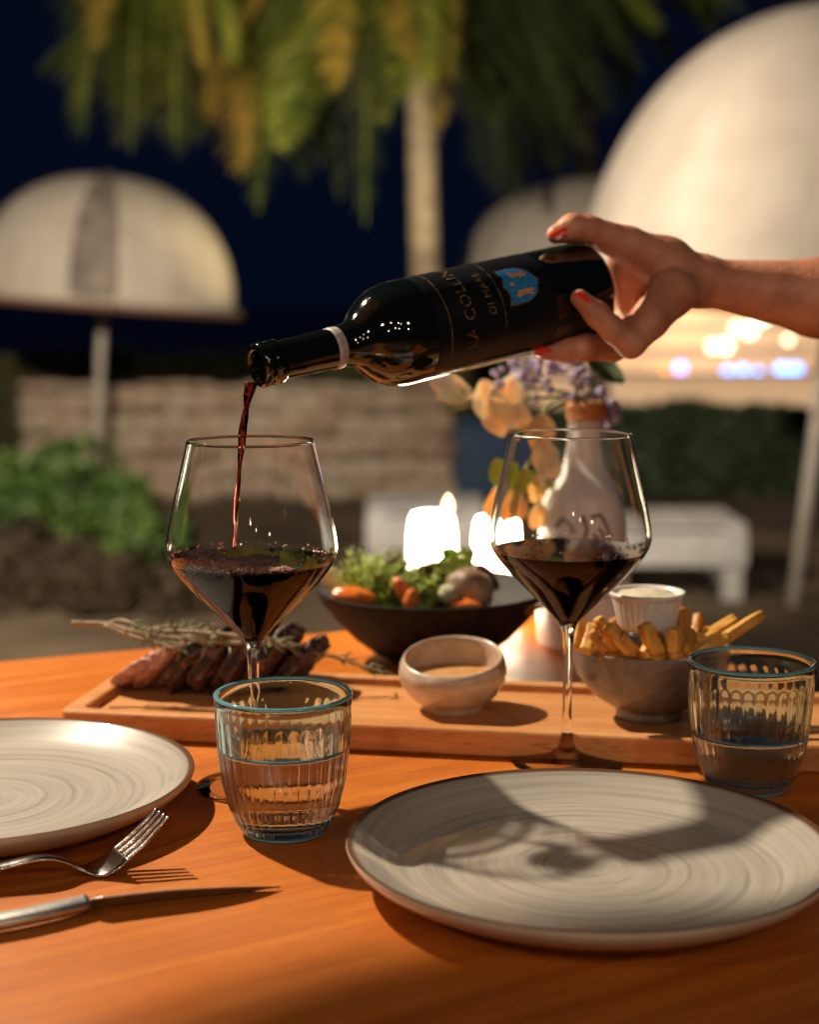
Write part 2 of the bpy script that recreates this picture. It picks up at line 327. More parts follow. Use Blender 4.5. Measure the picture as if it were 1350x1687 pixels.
# hedges
def hedge(x0, x1, y, z1, m, n, seed, label, depth=.7, z0=GZ):
    t = thing('hedge', ((x0+x1)/2, y, z0), label, 'hedge')
    def fn(r):
        x = r.uniform(x0, x1); top = z1+.025*math.sin(x*3.1)+.02*math.sin(x*7.7+1)
        if r.random() < .6: return (x, y-depth/2+r.uniform(0, .12)+.05*math.sin(x*5), r.uniform(z0, top))
        return (x, y+r.uniform(-depth/2, depth/2), top-r.uniform(0, .12))
    mesh_obj('foliage', rel(leaf_cloud(fn, n, .07, seed), t), m, t, smooth=False)['kind'] = 'stuff'
    mesh_obj('branch_core', box(x1-x0-.1, depth-.3, z1-z0-.12, .05), M['twig'], t, loc=(0, 0, (z1-z0-.12)/2), smooth=False)
hedge(1.15, 6.5, 14.3, .15, M['leafd'], 15000, 31, 'dark clipped hedge in front of the lit beach bar')
hedge(-9, 1.2, 17.6, .52, M['leafo'], 16000, 32, 'olive hedge behind the stone wall', z0=GZ)
# stone wall
wx0, wx1, wy = (40-675)/FPX*14, (748-675)/FPX*14, 14.0
wl = thing('stone_wall', ((wx0+wx1)/2, wy, GZ), 'low rubble stone wall behind the green bush', 'wall')
mesh_obj('mortar_core', box(wx1-wx0-.06, .34, .97), M['mortar'], wl, loc=(0, .05, .485), smooth=False)
shapes = [ico(.5, 2, (1, 1, 1), .12, 1.4, s) for s in range(5)]
for me in shapes:      # squarish stones
    for v in me.vertices:
        c = v.co; v.co = Vector([math.copysign(abs(q*2)**.62/2, q) for q in c])
z = 0; row = 0; rs = random.Random(4)
while z < .93:
    h = rs.uniform(.13, .21); h = min(h, 1.0-z); x = wx0-(wx0+wx1)/2
    while x < (wx1-wx0)/2:
        l = rs.uniform(.18, .42); l = min(l, (wx1-wx0)/2-x+.02)
        if l > .06:
            me = shapes[rs.randrange(5)].copy(); xx = x+(wx0+wx1)/2
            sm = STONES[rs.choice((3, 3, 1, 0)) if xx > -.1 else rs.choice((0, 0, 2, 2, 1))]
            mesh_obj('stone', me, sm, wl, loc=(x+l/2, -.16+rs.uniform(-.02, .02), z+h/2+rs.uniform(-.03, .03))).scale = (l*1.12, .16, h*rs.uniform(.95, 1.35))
        x += l
    z += h
# teal storage chest right of the wall
c = W(790, 800, 14.2)
t = thing('storage_chest', (c.x, c.y, GZ), 'dark teal chest between the stone wall and the hedge', 'chest')
M['teal'] = mat('teal_paint', (.006, .05, .085), .5, noise_scale=4, col2=(.01, .035, .12))
mesh_obj('body', box(.56, .5, .62, .02), M['teal'], t, loc=(0, 0, .31), smooth=False); mesh_obj('lid', box(.6, .54, .07, .02), M['teal'], t, loc=(0, 0, .657), smooth=False)
# white benches
def bench(px0, px1, pytop, d, label, h=.5):
    a = W(px0, pytop, d); b = W(px1, pytop, d); L_ = b.x-a.x; zt = a.z
    t = thing('sunbed', ((a.x+b.x)/2, a.y+.35, GZ), label, 'sunbed', 'white sunbeds on the sand')
    H_ = zt-GZ
    for k in range(9):
        mesh_obj('slat', box(L_, .07, .03, .006), M['whitewood'], t, loc=(0, -.32+k*.082, H_-.015), smooth=False)
    mesh_obj('rail', box(L_, .035, .2, .006), M['whitewood'], t, loc=(0, -.375, H_-.145), smooth=False); mesh_obj('rail', box(L_, .035, .2, .006), M['whitewood'], t, loc=(0, .375, H_-.145), smooth=False)
    for sx in (-1, 1):
        for sy in (-1, 1): mesh_obj('leg', box(.11, .09, H_-.03, .006), M['whitewood'], t, loc=(sx*(L_/2-.07), sy*.31, (H_-.03)/2), smooth=False)
    return t
bench(603, 800, 838, 9.4, 'white slatted sunbed seen behind the candles')
bench(930, 1232, 862, 9.0, 'white slatted sunbed right of the vase, under the hedge')
# umbrellas
def parasol(px, py, d, rad, tilt, label, ratio=1.0, seed=0):
    c = W(px, py, d); t = thing('parasol', (c.x, c.y, c.z), label, 'parasol', 'cream dome parasols over the sunbeds'); t.rotation_euler = (0, tilt, 0)
    n = 20; prof = []
    for k in range(n+1):
        q = math.pi/2*k/n; prof.append((rad*math.cos(q)**.86 if k < n else 0, rad*ratio*math.sin(q)))
    prof = [(rad*1.06, -.035), (rad*1.02, -.01)]+prof
    inner = [(r*.992, z-.012) for r, z in prof][::-1]
    def gore(r, z, a): return r*(1-.03*(abs(math.sin(a*4+.4))**.5-.5)*min(1, r/rad*1.5))
    mesh_obj('canopy', fixn(lathe(prof+inner, 96, False, gore)), M['canvas'], t)
    mesh_obj('underside_shade', lathe([(rad*1.064, -.075), (rad*1.067, -.03), (rad*1.05, -.03), (rad*1.05, -.075)], 64, True), M['dark_band'], t)  # brown band paints the underside shading along the canopy edge
    H_ = (c.z-GZ)/math.cos(tilt)
    v, f = tube([(0, 0, -H_-.02), (0, 0, rad*ratio-.01)], .036, 16); mesh_obj('pole', pyd(v, f), M['pole'], t)
    for k in range(8):
        a = math.pi/4*k+.39; pts = [(rad*.985*math.cos(q)**.86*math.cos(a), rad*.985*math.cos(q)**.86*math.sin(a), rad*ratio*.985*math.sin(q)) for q in [math.pi/2*j/10*.98 for j in range(11)]]
        v, f = tube(pts, .011, 6); mesh_obj('rib', pyd(v, f), M['pole'], t)
    mesh_obj('finial', ico(.02, 2, (1, 1, .8)), M['canvas'], t, loc=(0, 0, rad*ratio+.012))
    return t
pl_ = parasol(170, 492, 13.0, 1.085, R(4.2), 'cream dome parasol at the left, behind the bush', .92)
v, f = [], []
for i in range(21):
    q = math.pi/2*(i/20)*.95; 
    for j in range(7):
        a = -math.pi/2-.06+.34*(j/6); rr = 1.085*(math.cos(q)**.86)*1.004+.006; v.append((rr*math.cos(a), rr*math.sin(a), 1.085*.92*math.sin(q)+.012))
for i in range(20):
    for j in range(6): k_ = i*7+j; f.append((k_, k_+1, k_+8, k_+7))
M['taupe'] = mat('shadow_canvas', (.20, .165, .145), .85, noise_scale=5, col2=(.38, .32, .27))
mesh_obj('canopy_shadow_strip', pyd(v, f), M['taupe'], pl_)['label'] = 'dark taupe strip of painted palm shadow down the front of the canopy'  # dark strip paints the palm trunk's shadow onto the canvas
parasol(978, 492, 16.0, 1.42, R(2), 'half hidden cream parasol between the bottle and the largest parasol', .84)
parasol(1372, 503, 8.7, 1.40, R(5.5), 'largest cream parasol, behind the pouring arm', 1.14)
# beach bar far right
bb = W(1130, 600, 26); t = thing('beach_bar', (bb.x, bb.y, GZ), 'lit pale beach bar beyond the dark hedge', 'bar')
M['barwall'] = mat('bar_wall', (.62, .45, .30), .7, noise_scale=2, col2=(.74, .58, .42), emit=(1, .62, .33), estr=.28)  # weak emission stands in for lamplight on the bar's wall and counter
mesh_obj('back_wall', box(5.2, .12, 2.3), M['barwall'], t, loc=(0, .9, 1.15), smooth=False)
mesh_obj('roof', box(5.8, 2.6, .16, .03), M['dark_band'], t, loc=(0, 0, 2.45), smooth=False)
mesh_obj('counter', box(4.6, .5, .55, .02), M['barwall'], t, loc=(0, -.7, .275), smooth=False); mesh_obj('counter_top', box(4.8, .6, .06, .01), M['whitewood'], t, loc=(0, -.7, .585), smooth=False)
for x in (-2.6, 2.6):
    v, f = tube([(x, -.9, 0), (x, -.9, 2.37)], .06, 10); mesh_obj('post', pyd(v, f), M['pole'], t)
def emis(name, c, s):
    m = bpy.data.materials.new(name); m.use_nodes = True; p = m.node_tree.nodes['Principled BSDF']; p.inputs['Base Color'].default_value = (*c, 1); p.inputs['Emission Color'].default_value = (*c, 1); p.inputs['Emission Strength'].default_value = s; p.inputs['Roughness'].default_value = .4; return m
M['eb'] = emis('blue_light', (.16, .36, 1), 3.2); M['ew'] = emis('warm_bulb', (1, .78, .48), 3.5); M['ey'] = emis('yellow_bulb', (1, .84, .5), 2.6); M['ev'] = emis('violet_bulb', (.5, .36, 1), 2.6); M['eo'] = emis('orange_bulb', (1, .28, .05), 1.8)
for px, py, s, mk in ((1200, 614, .09, 'eb'), (1225, 612, .09, 'eb'), (1250, 614, .07, 'eb'), (1290, 610, .11, 'eb'), (1312, 610, .10, 'eb'), (1122, 606, .085, 'ev'), (1098, 608, .06, 'eo')):
    p = W(px, py, 25.2); mesh_obj('lamp', ico(s, 2), M[mk], t, loc=p-Vector(t.location))
for px, py, s, mk in ((1176, 571, .085, 'ey'), (1196, 570, .10, 'ew'), (1236, 545, .10, 'ew'), (1255, 520, .14, 'ew'), (1215, 540, .08, 'ey'), (1040, 575, .06, 'ey'), (1300, 560, .06, 'ey'), (1125, 640, .08, 'barwall'), (1150, 646, .08, 'barwall'), (1240, 650, .09, 'barwall'), (960, 560, .07, 'ey')):
    p = W(px, py, 25.2); mesh_obj('lamp', ico(s, 2), M[mk], t, loc=p-Vector(t.location))
# shelves with bottles on the back wall
for z in (.95, 1.35, 1.75): mesh_obj('shelf', box(4.4, .2, .04), M['whitewood'], t, loc=(0, .72, z), smooth=False)
light('bar_lamp', 'POINT', (bb.x, bb.y-.6, 1.2), 60, WARM, .2)

# ------------------------------------------------------------------ palms
def frond(pts, m, parent, seed, length=.55, nl=110, droop=.42):
    r = random.Random(seed); path = smooth_path(pts, 10); v, f = tube(path, [.03*(1-i/len(path))+.006 for i in range(len(path))], 6); parts = [(v, f)]
    n = len(path)
    for i in range(nl):
        u = .12+.86*i/nl; k = min(int(u*(n-1)), n-2); p = path[k].lerp(path[k+1], u*(n-1)-k); t = (path[k+1]-path[k]).normalized()
        L_ = length*(math.sin(math.pi*min(1, u*.9+.1))**.6)*r.uniform(.75, 1.15)
        side = t.cross(Vector((0, 0, 1))); side = side.normalized() if side.length > .05 else Vector((1, 0, 0))
        for s in (-1, 1):
            d = (side*s*1.25+t*.9+Vector((0, 0, -droop*r.uniform(.1, .8)))+Vector((r.gauss(0, .2), r.gauss(0, .12), 0))).normalized()
            d2 = (d+Vector((0, 0, -.7*droop))).normalized(); wd = d.cross(t).normalized()*.017
            wd = wd*.62; L_ *= 1.2; a = p; b = p+d*L_*.5; c = b+d2*L_*.5; parts.append(([a-wd, a+wd, b+wd*1.3, b-wd*1.3, c], [(0, 1, 2, 3), (3, 2, 4)]))
    v, f = merge(parts); return mesh_obj('frond', rel(pyd(v, f), parent), m, parent, smooth=False)
def palm(crown, base, label, specs, seed, d0):
    cw = W(*crown, d0); bx = W(*base, d0)
    t = thing('palm_tree', (bx.x, cw.y+.0, GZ), label, 'palm tree', 'palm trees over the garden')
    path = smooth_path([(bx.x, cw.y, GZ), ((bx.x*2+cw.x)/3, cw.y, GZ*.66+cw.z*.33), ((bx.x+2*cw.x)/3+.03, cw.y, GZ*.33+cw.z*.66), (cw.x, cw.y, cw.z)], 12)
    v, f = tube(path, [.130+.008*((i*3) % 2)-.02*i/len(path) for i in range(len(path))], 20); mesh_obj('trunk', rel(pyd(v, f), t), M['bark'], t)
    rp = random.Random(seed); full = list(specs)
    for q in specs:
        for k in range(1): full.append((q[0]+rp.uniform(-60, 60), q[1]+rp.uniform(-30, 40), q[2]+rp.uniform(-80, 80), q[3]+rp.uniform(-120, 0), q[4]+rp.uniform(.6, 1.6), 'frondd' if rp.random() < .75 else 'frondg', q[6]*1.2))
    for i, (mx, my, tx, ty, dd, mk, ln) in enumerate(full):
        mid = W(mx, my, d0+dd*.6); tip = W(tx, ty, d0+dd)
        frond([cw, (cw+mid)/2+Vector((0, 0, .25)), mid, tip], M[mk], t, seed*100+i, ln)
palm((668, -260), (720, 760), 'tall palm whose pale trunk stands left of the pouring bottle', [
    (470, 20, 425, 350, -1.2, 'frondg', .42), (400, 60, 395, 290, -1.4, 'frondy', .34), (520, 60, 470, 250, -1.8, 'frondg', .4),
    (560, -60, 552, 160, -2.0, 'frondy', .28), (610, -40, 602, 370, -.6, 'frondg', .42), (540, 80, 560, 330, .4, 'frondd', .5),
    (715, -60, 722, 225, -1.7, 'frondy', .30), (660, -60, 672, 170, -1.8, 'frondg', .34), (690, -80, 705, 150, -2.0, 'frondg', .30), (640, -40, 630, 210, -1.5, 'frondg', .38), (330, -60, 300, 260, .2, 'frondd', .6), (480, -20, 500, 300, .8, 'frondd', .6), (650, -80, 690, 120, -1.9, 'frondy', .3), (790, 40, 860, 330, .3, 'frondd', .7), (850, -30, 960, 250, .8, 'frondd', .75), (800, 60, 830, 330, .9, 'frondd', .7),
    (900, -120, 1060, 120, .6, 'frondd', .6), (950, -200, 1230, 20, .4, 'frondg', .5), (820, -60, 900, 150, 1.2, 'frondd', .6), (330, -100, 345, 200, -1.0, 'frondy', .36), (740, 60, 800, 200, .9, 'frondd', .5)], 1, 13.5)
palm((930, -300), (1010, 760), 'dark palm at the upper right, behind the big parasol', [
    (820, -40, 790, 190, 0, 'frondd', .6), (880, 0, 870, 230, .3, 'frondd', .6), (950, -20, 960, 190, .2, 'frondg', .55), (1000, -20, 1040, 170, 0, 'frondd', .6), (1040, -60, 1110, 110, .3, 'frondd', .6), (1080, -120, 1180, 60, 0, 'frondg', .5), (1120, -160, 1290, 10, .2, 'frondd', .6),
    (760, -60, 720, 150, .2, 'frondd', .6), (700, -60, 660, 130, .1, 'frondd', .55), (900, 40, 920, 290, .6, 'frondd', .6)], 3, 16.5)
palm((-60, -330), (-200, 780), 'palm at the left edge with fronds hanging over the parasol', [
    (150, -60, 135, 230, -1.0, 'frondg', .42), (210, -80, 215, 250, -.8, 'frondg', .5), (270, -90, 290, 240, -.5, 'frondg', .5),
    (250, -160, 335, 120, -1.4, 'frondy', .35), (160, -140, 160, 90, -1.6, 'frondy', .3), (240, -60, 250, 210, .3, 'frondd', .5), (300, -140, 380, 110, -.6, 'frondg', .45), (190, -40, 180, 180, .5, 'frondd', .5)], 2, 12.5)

# ------------------------------------------------------------------ the table
C0 = Vector((.18, 1.64)); ud = Vector((-.917, -.399)); vd = Vector((.399, -.917)); LU, LV = 1.5, 1.15
cen = C0+ud*LU/2+vd*LV/2; ang = math.atan2(.399, .917)
tb = thing('dining_table', (cen.x, cen.y, 0), 'orange brown wooden dining table laid for dinner', 'table', rz=ang)
mesh_obj('table_top', box(LU, LV, .036, .006, 3), M['table'], tb, loc=(0, 0, TZ-.018), smooth=False)
for sx in (-1, 1):
    mesh_obj('apron', box(.025, LV-.2, .08, .003), M['table'], tb, loc=(sx*(LU/2-.09), 0, TZ-.077), smooth=False)
    for sy in (-1, 1): mesh_obj('leg', box(.07, .07, TZ-.038, .006), M['table'], tb, loc=(sx*(LU/2-.06), sy*(LV/2-.06), (TZ-.038)/2), smooth=False)
def at(v, z=None):
    v = Vector(v); return Vector((v.x, v.y, TZ+z)) if z is not None else v

# serving board
bw = thing('serving_board', (0, 0, 0), 'long wooden serving board with a raised rim holding steak, sauce and fries', 'board')
pFL, pF = T(95, 1172, .02), T(1160, 1221, .02); bdir = (pF-pFL); bdir.z = 0; bdir.normalize(); bn = Vector((-bdir.y, bdir.x, 0))
BL_, BW_, BH = .74, .155, .02
bo = pFL+bdir*(BL_/2)+bn*(BW_/2); bw.location = (bo.x, bo.y, TZ+.0006); bw.rotation_euler = (0, 0, math.atan2(bdir.y, bdir.x))
def board_mesh():
    # frame with a shallow recess, rounded corners
    def rrect(hx, hy, r, z, k=6):
        out = []
        for cx, cy, a0 in ((hx-r, hy-r, 0), (-hx+r, hy-r, 90), (-hx+r, -hy+r, 180), (hx-r, -hy+r, 270)):
            for i in range(k+1): a = R(a0+90*i/k); out.append((cx+r*math.cos(a), cy+r*math.sin(a), z))
        return out
    hx, hy = BL_/2, BW_/2
    rings = [rrect(hx-.002, hy-.002, .008, 0), rrect(hx, hy, .01, .002), rrect(hx, hy, .01, BH-.002), rrect(hx-.0008, hy-.0008, .0095, BH-.0006), rrect(hx-.0025, hy-.0025, .009, BH), rrect(hx-.0135, hy-.0115, .008, BH), rrect(hx-.015, hy-.013, .0075, BH-.001), rrect(hx-.0165, hy-.0145, .007, BH-.0065), rrect(hx-.019, hy-.017, .006, BH-.0075)]
    v = [p for r_ in rings for p in r_]; n = len(rings[0]); f = []
    for i in range(len(rings)-1):
        for k in range(n): j = (k+1) % n; f.append((i*n+k, i*n+j, (i+1)*n+j, (i+1)*n+k))
    f.append(tuple(range(n))[::-1]); f.append(tuple(range((len(rings)-1)*n, len(rings)*n)))
    return pyd(v, f)
mesh_obj('board_body', board_mesh(), M['board'], bw, smooth=False)
BT = BH-.0075+.0006     # recess surface above the table

# plates
def plate(px, py, label, rad=.135):
    c = T(px, py, .022); t = thing('dinner_plate', (c.x, c.y, TZ+.0005), label, 'plate', 'dinner plates'); t.rotation_euler = (0, 0, rnd.uniform(0, 6))
    top = [(0, .0075), (.03, .0075), (.07, .0077), (.098, .0085), (.108, .0105), (.118, .0155), (.127, .0205), (.132, .0232), (.1338, .0243), (.135, .0240)]
    under = [(.135, .0240), (.1356, .0225), (.134, .0190), (.128, .0135), (.117, .0075), (.104, .0035), (.088, .0022), (.086, .0004), (.082, .0004), (.080, .002), (.04, .002), (0, .002)]
    mesh_obj('glazed_top', lathe(top[::-1], 128), M['plate'], t); mesh_obj('underside', fixn(lathe(under, 128)), M['plate_out'], t)
    return t
plate(970, 1388, 'swirled beige plate in the foreground, in front of the right wine glass')
plate(-33, 1279, 'swirled beige plate cut by the left edge, above the fork')

# wine glasses
def wineglass(loc, label, level, hscale=1.0):
    t = thing('wine_glass', loc, label, 'wine glass', 'wine glasses')
    ctrl = [(.0031, .040), (.0033, .062), (.0040, .088), (.0062, .099), (.0125, .1065), (.0245, .119), (.0375, .132), (.0475, .143), (.0535, .1515), (.0562, .159), (.0560, .167), (.0530, .183), (.0480, .204), (.0435, .223), (.0415, .232)]
    out = [(p.x, p.y) for p in smooth_path([(a, b, 0) for a, b in ctrl], 5)]
    foot = [(.030, .0006), (.036, .0004), (.0388, .0008), (.0392, .0016), (.0385, .0022), (.036, .0027), (.024, .0044), (.013, .0067), (.0070, .010)]
    base = [(0, .0085), (.0052, .0092), (.0066, .0104), (.0043, .016), (.0034, .026)]
    wall = .0011
    inn = []
    for i, (r, z) in enumerate(out):
        if z < .1045: continue
        a = out[max(i-1, 0)]; b = out[min(i+1, len(out)-1)]; dx, dz = b[0]-a[0], b[1]-a[1]; l = math.hypot(dx, dz)
        inn.append((max(r-dz/l*wall, .0), z+dx/l*wall*1.0))
    inn = [(0, .1075), (.004, .1078)]+[p for p in inn if p[0] > .0075]
    rim = [(out[-1][0]-.0002, out[-1][1]+.0006), (out[-1][0]-.0009, out[-1][1]+.0006)]
    k_ = next(i for i, p in enumerate(inn) if p[1] >= level); a, b = inn[k_-1], inn[k_]; q = (level-a[1])/(b[1]-a[1]); rl = a[0]+(b[0]-a[0])*q
    mesh_obj('foot', lathe(foot, 96), M['thin'], t)
    mesh_obj('glass_body', lathe(base+out+rim+inn[k_:][::-1]+[(rl, level)], 96), M['glass'], t)
    # the wine touches the glass: one shared surface, then the free top
    wp = [(0, .1075)]+inn[1:k_]+[(rl, level), (rl*.8, level), (rl*.4, level), (0, level)]
    me = lathe(wp, 96); o = mesh_obj('wine', me, [M['wine_if'], M['wine']], t)
    for p in me.polygons: p.material_index = 1 if p.normal.z > .98 else 0
    for p in me.polygons: p.use_smooth = p.material_index == 0
    return t, rl
gL = at(T(420, 1296), 0); gR = at(T(934, 1256), 0)
gl, rl = wineglass(gL, 'left wine glass being filled, with foaming red wine', .1535)
gr, rr_ = wineglass(gR, 'right wine glass with still red wine, behind the foreground plate', .1520)
# foam and bubbles of the left glass
fr = random.Random(9); parts_v = []
def small_sphere(c, r, seg=6):
    v, f = [], []; n = seg
    v.append((c[0], c[1], c[2]-r))
    for i in range(1, 4):
        a = -math.pi/2+math.pi*i/4
        for k in range(n): q = 2*math.pi*k/n; v.append((c[0]+r*math.cos(a)*math.cos(q), c[1]+r*math.cos(a)*math.sin(q), c[2]+r*math.sin(a)))
    v.append((c[0], c[1], c[2]+r))
    for k in range(n): j = (k+1) % n; f.append((0, 1+j, 1+k)); f.append((1+k, 1+j, 1+n+j, 1+n+k)); f.append((1+n+k, 1+n+j, 1+2*n+j, 1+2*n+k)); f.append((1+2*n+k, 1+2*n+j, len(v)-1))
    return v, f
foam, big = [], []
for i in range(3600):
    a = fr.uniform(0, 6.283); q = math.sqrt(fr.random())*rl*.985; x, y = q*math.cos(a), q*math.sin(a)
    dens = .5*noise.noise(Vector((x*40, y*40, 3)))+(.55 if (x < .018 and y < .012) else -.25)+(.35 if x < -.03 else 0)
    if dens > -.08: foam.append(small_sphere((x, y, .1537+fr.uniform(0, .0006)+(.0015 if x < -.04 else 0)), fr.uniform(.0004, .0011), 6))
for i in range(110):
    a = fr.uniform(0, 6.283); rrr = rl-.0012 if fr.random() < .75 else rl*fr.uniform(.6, .95)
    big.append(small_sphere((rrr*math.cos(a), rrr*math.sin(a), .154+fr.uniform(0, .004 if rrr > rl*.96 else .0003)), fr.uniform(.0006, .0013), 8))
v, f = merge(foam); mesh_obj('foam', pyd(v, f), M['foam'], gl)['kind'] = 'stuff'
v, f = merge(big); mesh_obj('bubbles', pyd(v, f), M['bubble'], gl)['kind'] = 'stuff'
big = []
for i in range(60):
    a = fr.uniform(0, 6.283); rrr = rr_-.0012 if fr.random() < .7 else rr_*fr.uniform(.3, .9)
    big.append(small_sphere((rrr*math.cos(a), rrr*math.sin(a), .1525+fr.uniform(0, .003 if rrr > rr_*.96 else .0002)), fr.uniform(.0005, .0011), 8))
v, f = merge(big); mesh_obj('bubbles', pyd(v, f), M['bubble'], gr)['kind'] = 'stuff'

# tumblers
def tumbler(loc, label, level, rot=0):
    t = thing('water_tumbler', loc, label, 'tumbler', 'fluted water tumblers'); t.rotation_euler = (0, 0, rot)
    NF = 34; n = NF*10; Ht = .0865
    def rad(z):
        q = z/Ht
        pts = ((0, .0235), (.03, .0262), (.10, .0300), (.22, .0342), (.40, .0378), (.65, .0402), (.85, .0412), (1, .0420))
        for (a, ra), (b, rb_) in zip(pts, pts[1:]):
            if q <= b: s = (q-a)/(b-a); s = s*s*(3-2*s)*.35+s*.65; return ra+(rb_-ra)*s
        return pts[-1][1]
    zs = [0, .0006, .0016]+[.003+k*.0022 for k in range(38)]; zs = [z for z in zs if z < Ht-.0015]+[Ht-.0012, Ht-.0004, Ht]
    out = [(0, .0010), (.012, .0010), (.0215, .0010), (.0225, .0002)]+[(rad(z)-(.0008 if z > Ht-.0008 else 0), z) for z in zs]
    th = .0026
    inn = [(rad(Ht)-th*.75, Ht), (rad(Ht)-th, Ht-.001)]+[(rad(z)-th, z) for z in reversed([.012+k*.004 for k in range(18)]) if z > level+.001]+[(rad(level)-th, level)]
    wet = [(rad(z)-th, z) for z in reversed([.012+k*.004 for k in range(18)]) if z < level-.001]+[(rad(.009)-.005, .0088), (.018, .0078), (0, .0072)]
    def fl(r, z, a):
        if r < .0235 or z < .0004: return r
        w = (a*NF/(2*math.pi)) % 1-.5; arch = Ht-.0125-.0055*(1-math.sqrt(max(0, 1-(2*w)**2)))
        k = min(1, max(0, (arch-z)/.0012))*min(1, z/.004)
        return r+.0009*k*(math.sqrt(max(0, 1-(1.85*w)**2))-.62)
    prof = out+inn; v, f, rings = [], [], []
    nout = len(out)
    for i, (r, z) in enumerate(prof):
        if r < 1e-6: rings.append([len(v)]); v.append((0, 0, z)); continue
        rings.append(list(range(len(v), len(v)+n)))
        for k in range(n):
            a = 2*math.pi*k/n; q = fl(r, z, a) if i < nout else r; v.append((q*math.cos(a), q*math.sin(a), z))
    for A, B in zip(rings[:-1], rings[1:]):
        for k in range(n):
            j = (k+1) % n
            if len(A) == 1: f.append((A[0], B[j], B[k]))
            elif len(B) == 1: f.append((A[k], A[j], B[0]))
            else: f.append((A[k], A[j], B[j], B[k]))
    mesh_obj('glass_body', pyd(v, f), M['tumbler'], t)
    me = lathe(wet[::-1]+[(rad(level)-th, level), (.02, level), (0, level)], 96); mesh_obj('water', me, [M['water_if'], M['water']], t)
    for p in me.polygons: p.material_index = 1 if p.center.z > level-.0002 else 0; p.use_smooth = p.material_index == 0
    mesh_obj('rim', lathe([(rad(Ht)-th*.52+.00165*math.cos(q*math.pi/6), Ht-.0004+.00125*math.sin(q*math.pi/6)) for q in range(12)], 96, True), M['tumbler_rim'], t)
    mesh_obj('waterline_refraction', lathe([(rad(level)-th-.0006+.0007*math.cos(q*math.pi/4), level+.0002+.0007*math.sin(q*math.pi/4)) for q in range(8)], 96, True), M['tumbler_rim'], t)  # cyan ring paints the rim's refraction at the waterline
    mesh_obj('foot_ring', lathe([(.0240+.0019*math.cos(q*math.pi/6), .0022+.0019*math.sin(q*math.pi/6)) for q in range(12)], 96, True), M['tumbler_rim'], t)
    return t
tumbler(at(T(469, 1369), 0), 'left fluted tumbler with a cyan rim, more than half full of water', .0540, .05)
tumbler(at(T(1233, 1297), 0), 'right fluted tumbler in shade, about a third full of water', .0385, .12)

# ------------------------------------------------------------------ bottle
BM, BB = W(424, 603, 1.045), W(966, 478, 1.19); ax = (BM-BB).normalized(); BLn = (BM-BB).length
tocam = (_o-(BM+BB)/2); tocam = (tocam-ax*tocam.dot(ax)).normalized(); upv = ax.cross(tocam).normalized()
if upv.z < 0: upv = -upv
bt = thing('wine_bottle', BB, 'dark wine bottle with a blue crest label, held tilted and pouring', 'bottle')
mtx = Matrix((tocam, upv, ax)).transposed()      # local x towards the camera, y up, z along the axis
if mtx.determinant() < 0: mtx = Matrix((-tocam, upv, ax)).transposed(); FLIP = True
else: FLIP = False
bt.rotation_euler = mtx.to_euler()
RB = .0368
def zz(t): return BLn*(1-t)
bp = [(0, .004), (.022, .002), (.033, .0), (.0352, .0012), (RB, .005), (RB, zz(.42)), (RB, zz(.40)), (RB*.985, zz(.375)), (RB*.93, zz(.345)), (RB*.80, zz(.312)), (RB*.62, zz(.287)), (RB*.49, zz(.27)), (.0152, zz(.248)), (.0141, zz(.22)), (.0136, zz(.12)), (.0134, zz(.062)), (.0136, zz(.058)), (.0152, zz(.052)), (.0154, zz(.036)), (.0148, zz(.030)), (.0146, zz(.022)), (.0152, zz(.017)), (.0152, zz(.005)), (.0142, zz(0)), (.0112, zz(-.002)), (.0100, zz(.004)), (.0097, zz(.05)), (.0098, zz(.16)), (0, zz(.16))]
mesh_obj('bottle_glass', fixn(lathe(bp, 96)), M['bottle'], bt)
rp_ = lathe([(.0143, zz(.222)), (.01445, zz(.222)+.0004), (.0146, zz(.206)), (.0144, zz(.198)), (.0139, zz(.1975))], 64)
mesh_obj('capsule_band', fixn(rp_), M['ring'], bt)
SG = -1 if FLIP else 1
def on_label(s, z, off=.0004):
    'wrap: s = arc length upwards from the side facing the camera, z = along the axis'
    a = s/RB; return (SG*(RB+off)*math.cos(a), (RB+off)*math.sin(a), z)
# label paper
lab0 = 24*math.pi/180*RB; hw = .052; za, zb = zz(.80), zz(.43); v, f = [], []
for i in range(33):
    for j in range(2): v.append(on_label(lab0-hw+2*hw*i/32, (za, zb)[j], .00025))
for i in range(32): f.append((2*i, 2*i+1, 2*i+3, 2*i+2))
mesh_obj('label_paper', pyd(v, f), M['label'], bt)
def wrap_poly(pts, m, name, off, parent=bt, cell=.0015):
    'flat polygon in (s,z) cut into small faces and wrapped on the bottle'
    bm = bmesh.new(); vs = [bm.verts.new((a, b, 0)) for a, b in pts]; bm.faces.new(vs); bmesh.ops.triangulate(bm, faces=bm.faces[:])
    lo = min(a for a, b in pts); hi = max(a for a, b in pts); x = lo+cell
    while x < hi:
        bmesh.ops.bisect_plane(bm, geom=bm.verts[:]+bm.edges[:]+bm.faces[:], plane_co=(x, 0, 0), plane_no=(1, 0, 0)); x += cell
    for q in bm.verts: q.co = Vector(on_label(q.co.x, q.co.y, off))
    me = bpy.data.meshes.new('m'); bm.to_mesh(me); bm.free(); return mesh_obj(name, me, m, parent)
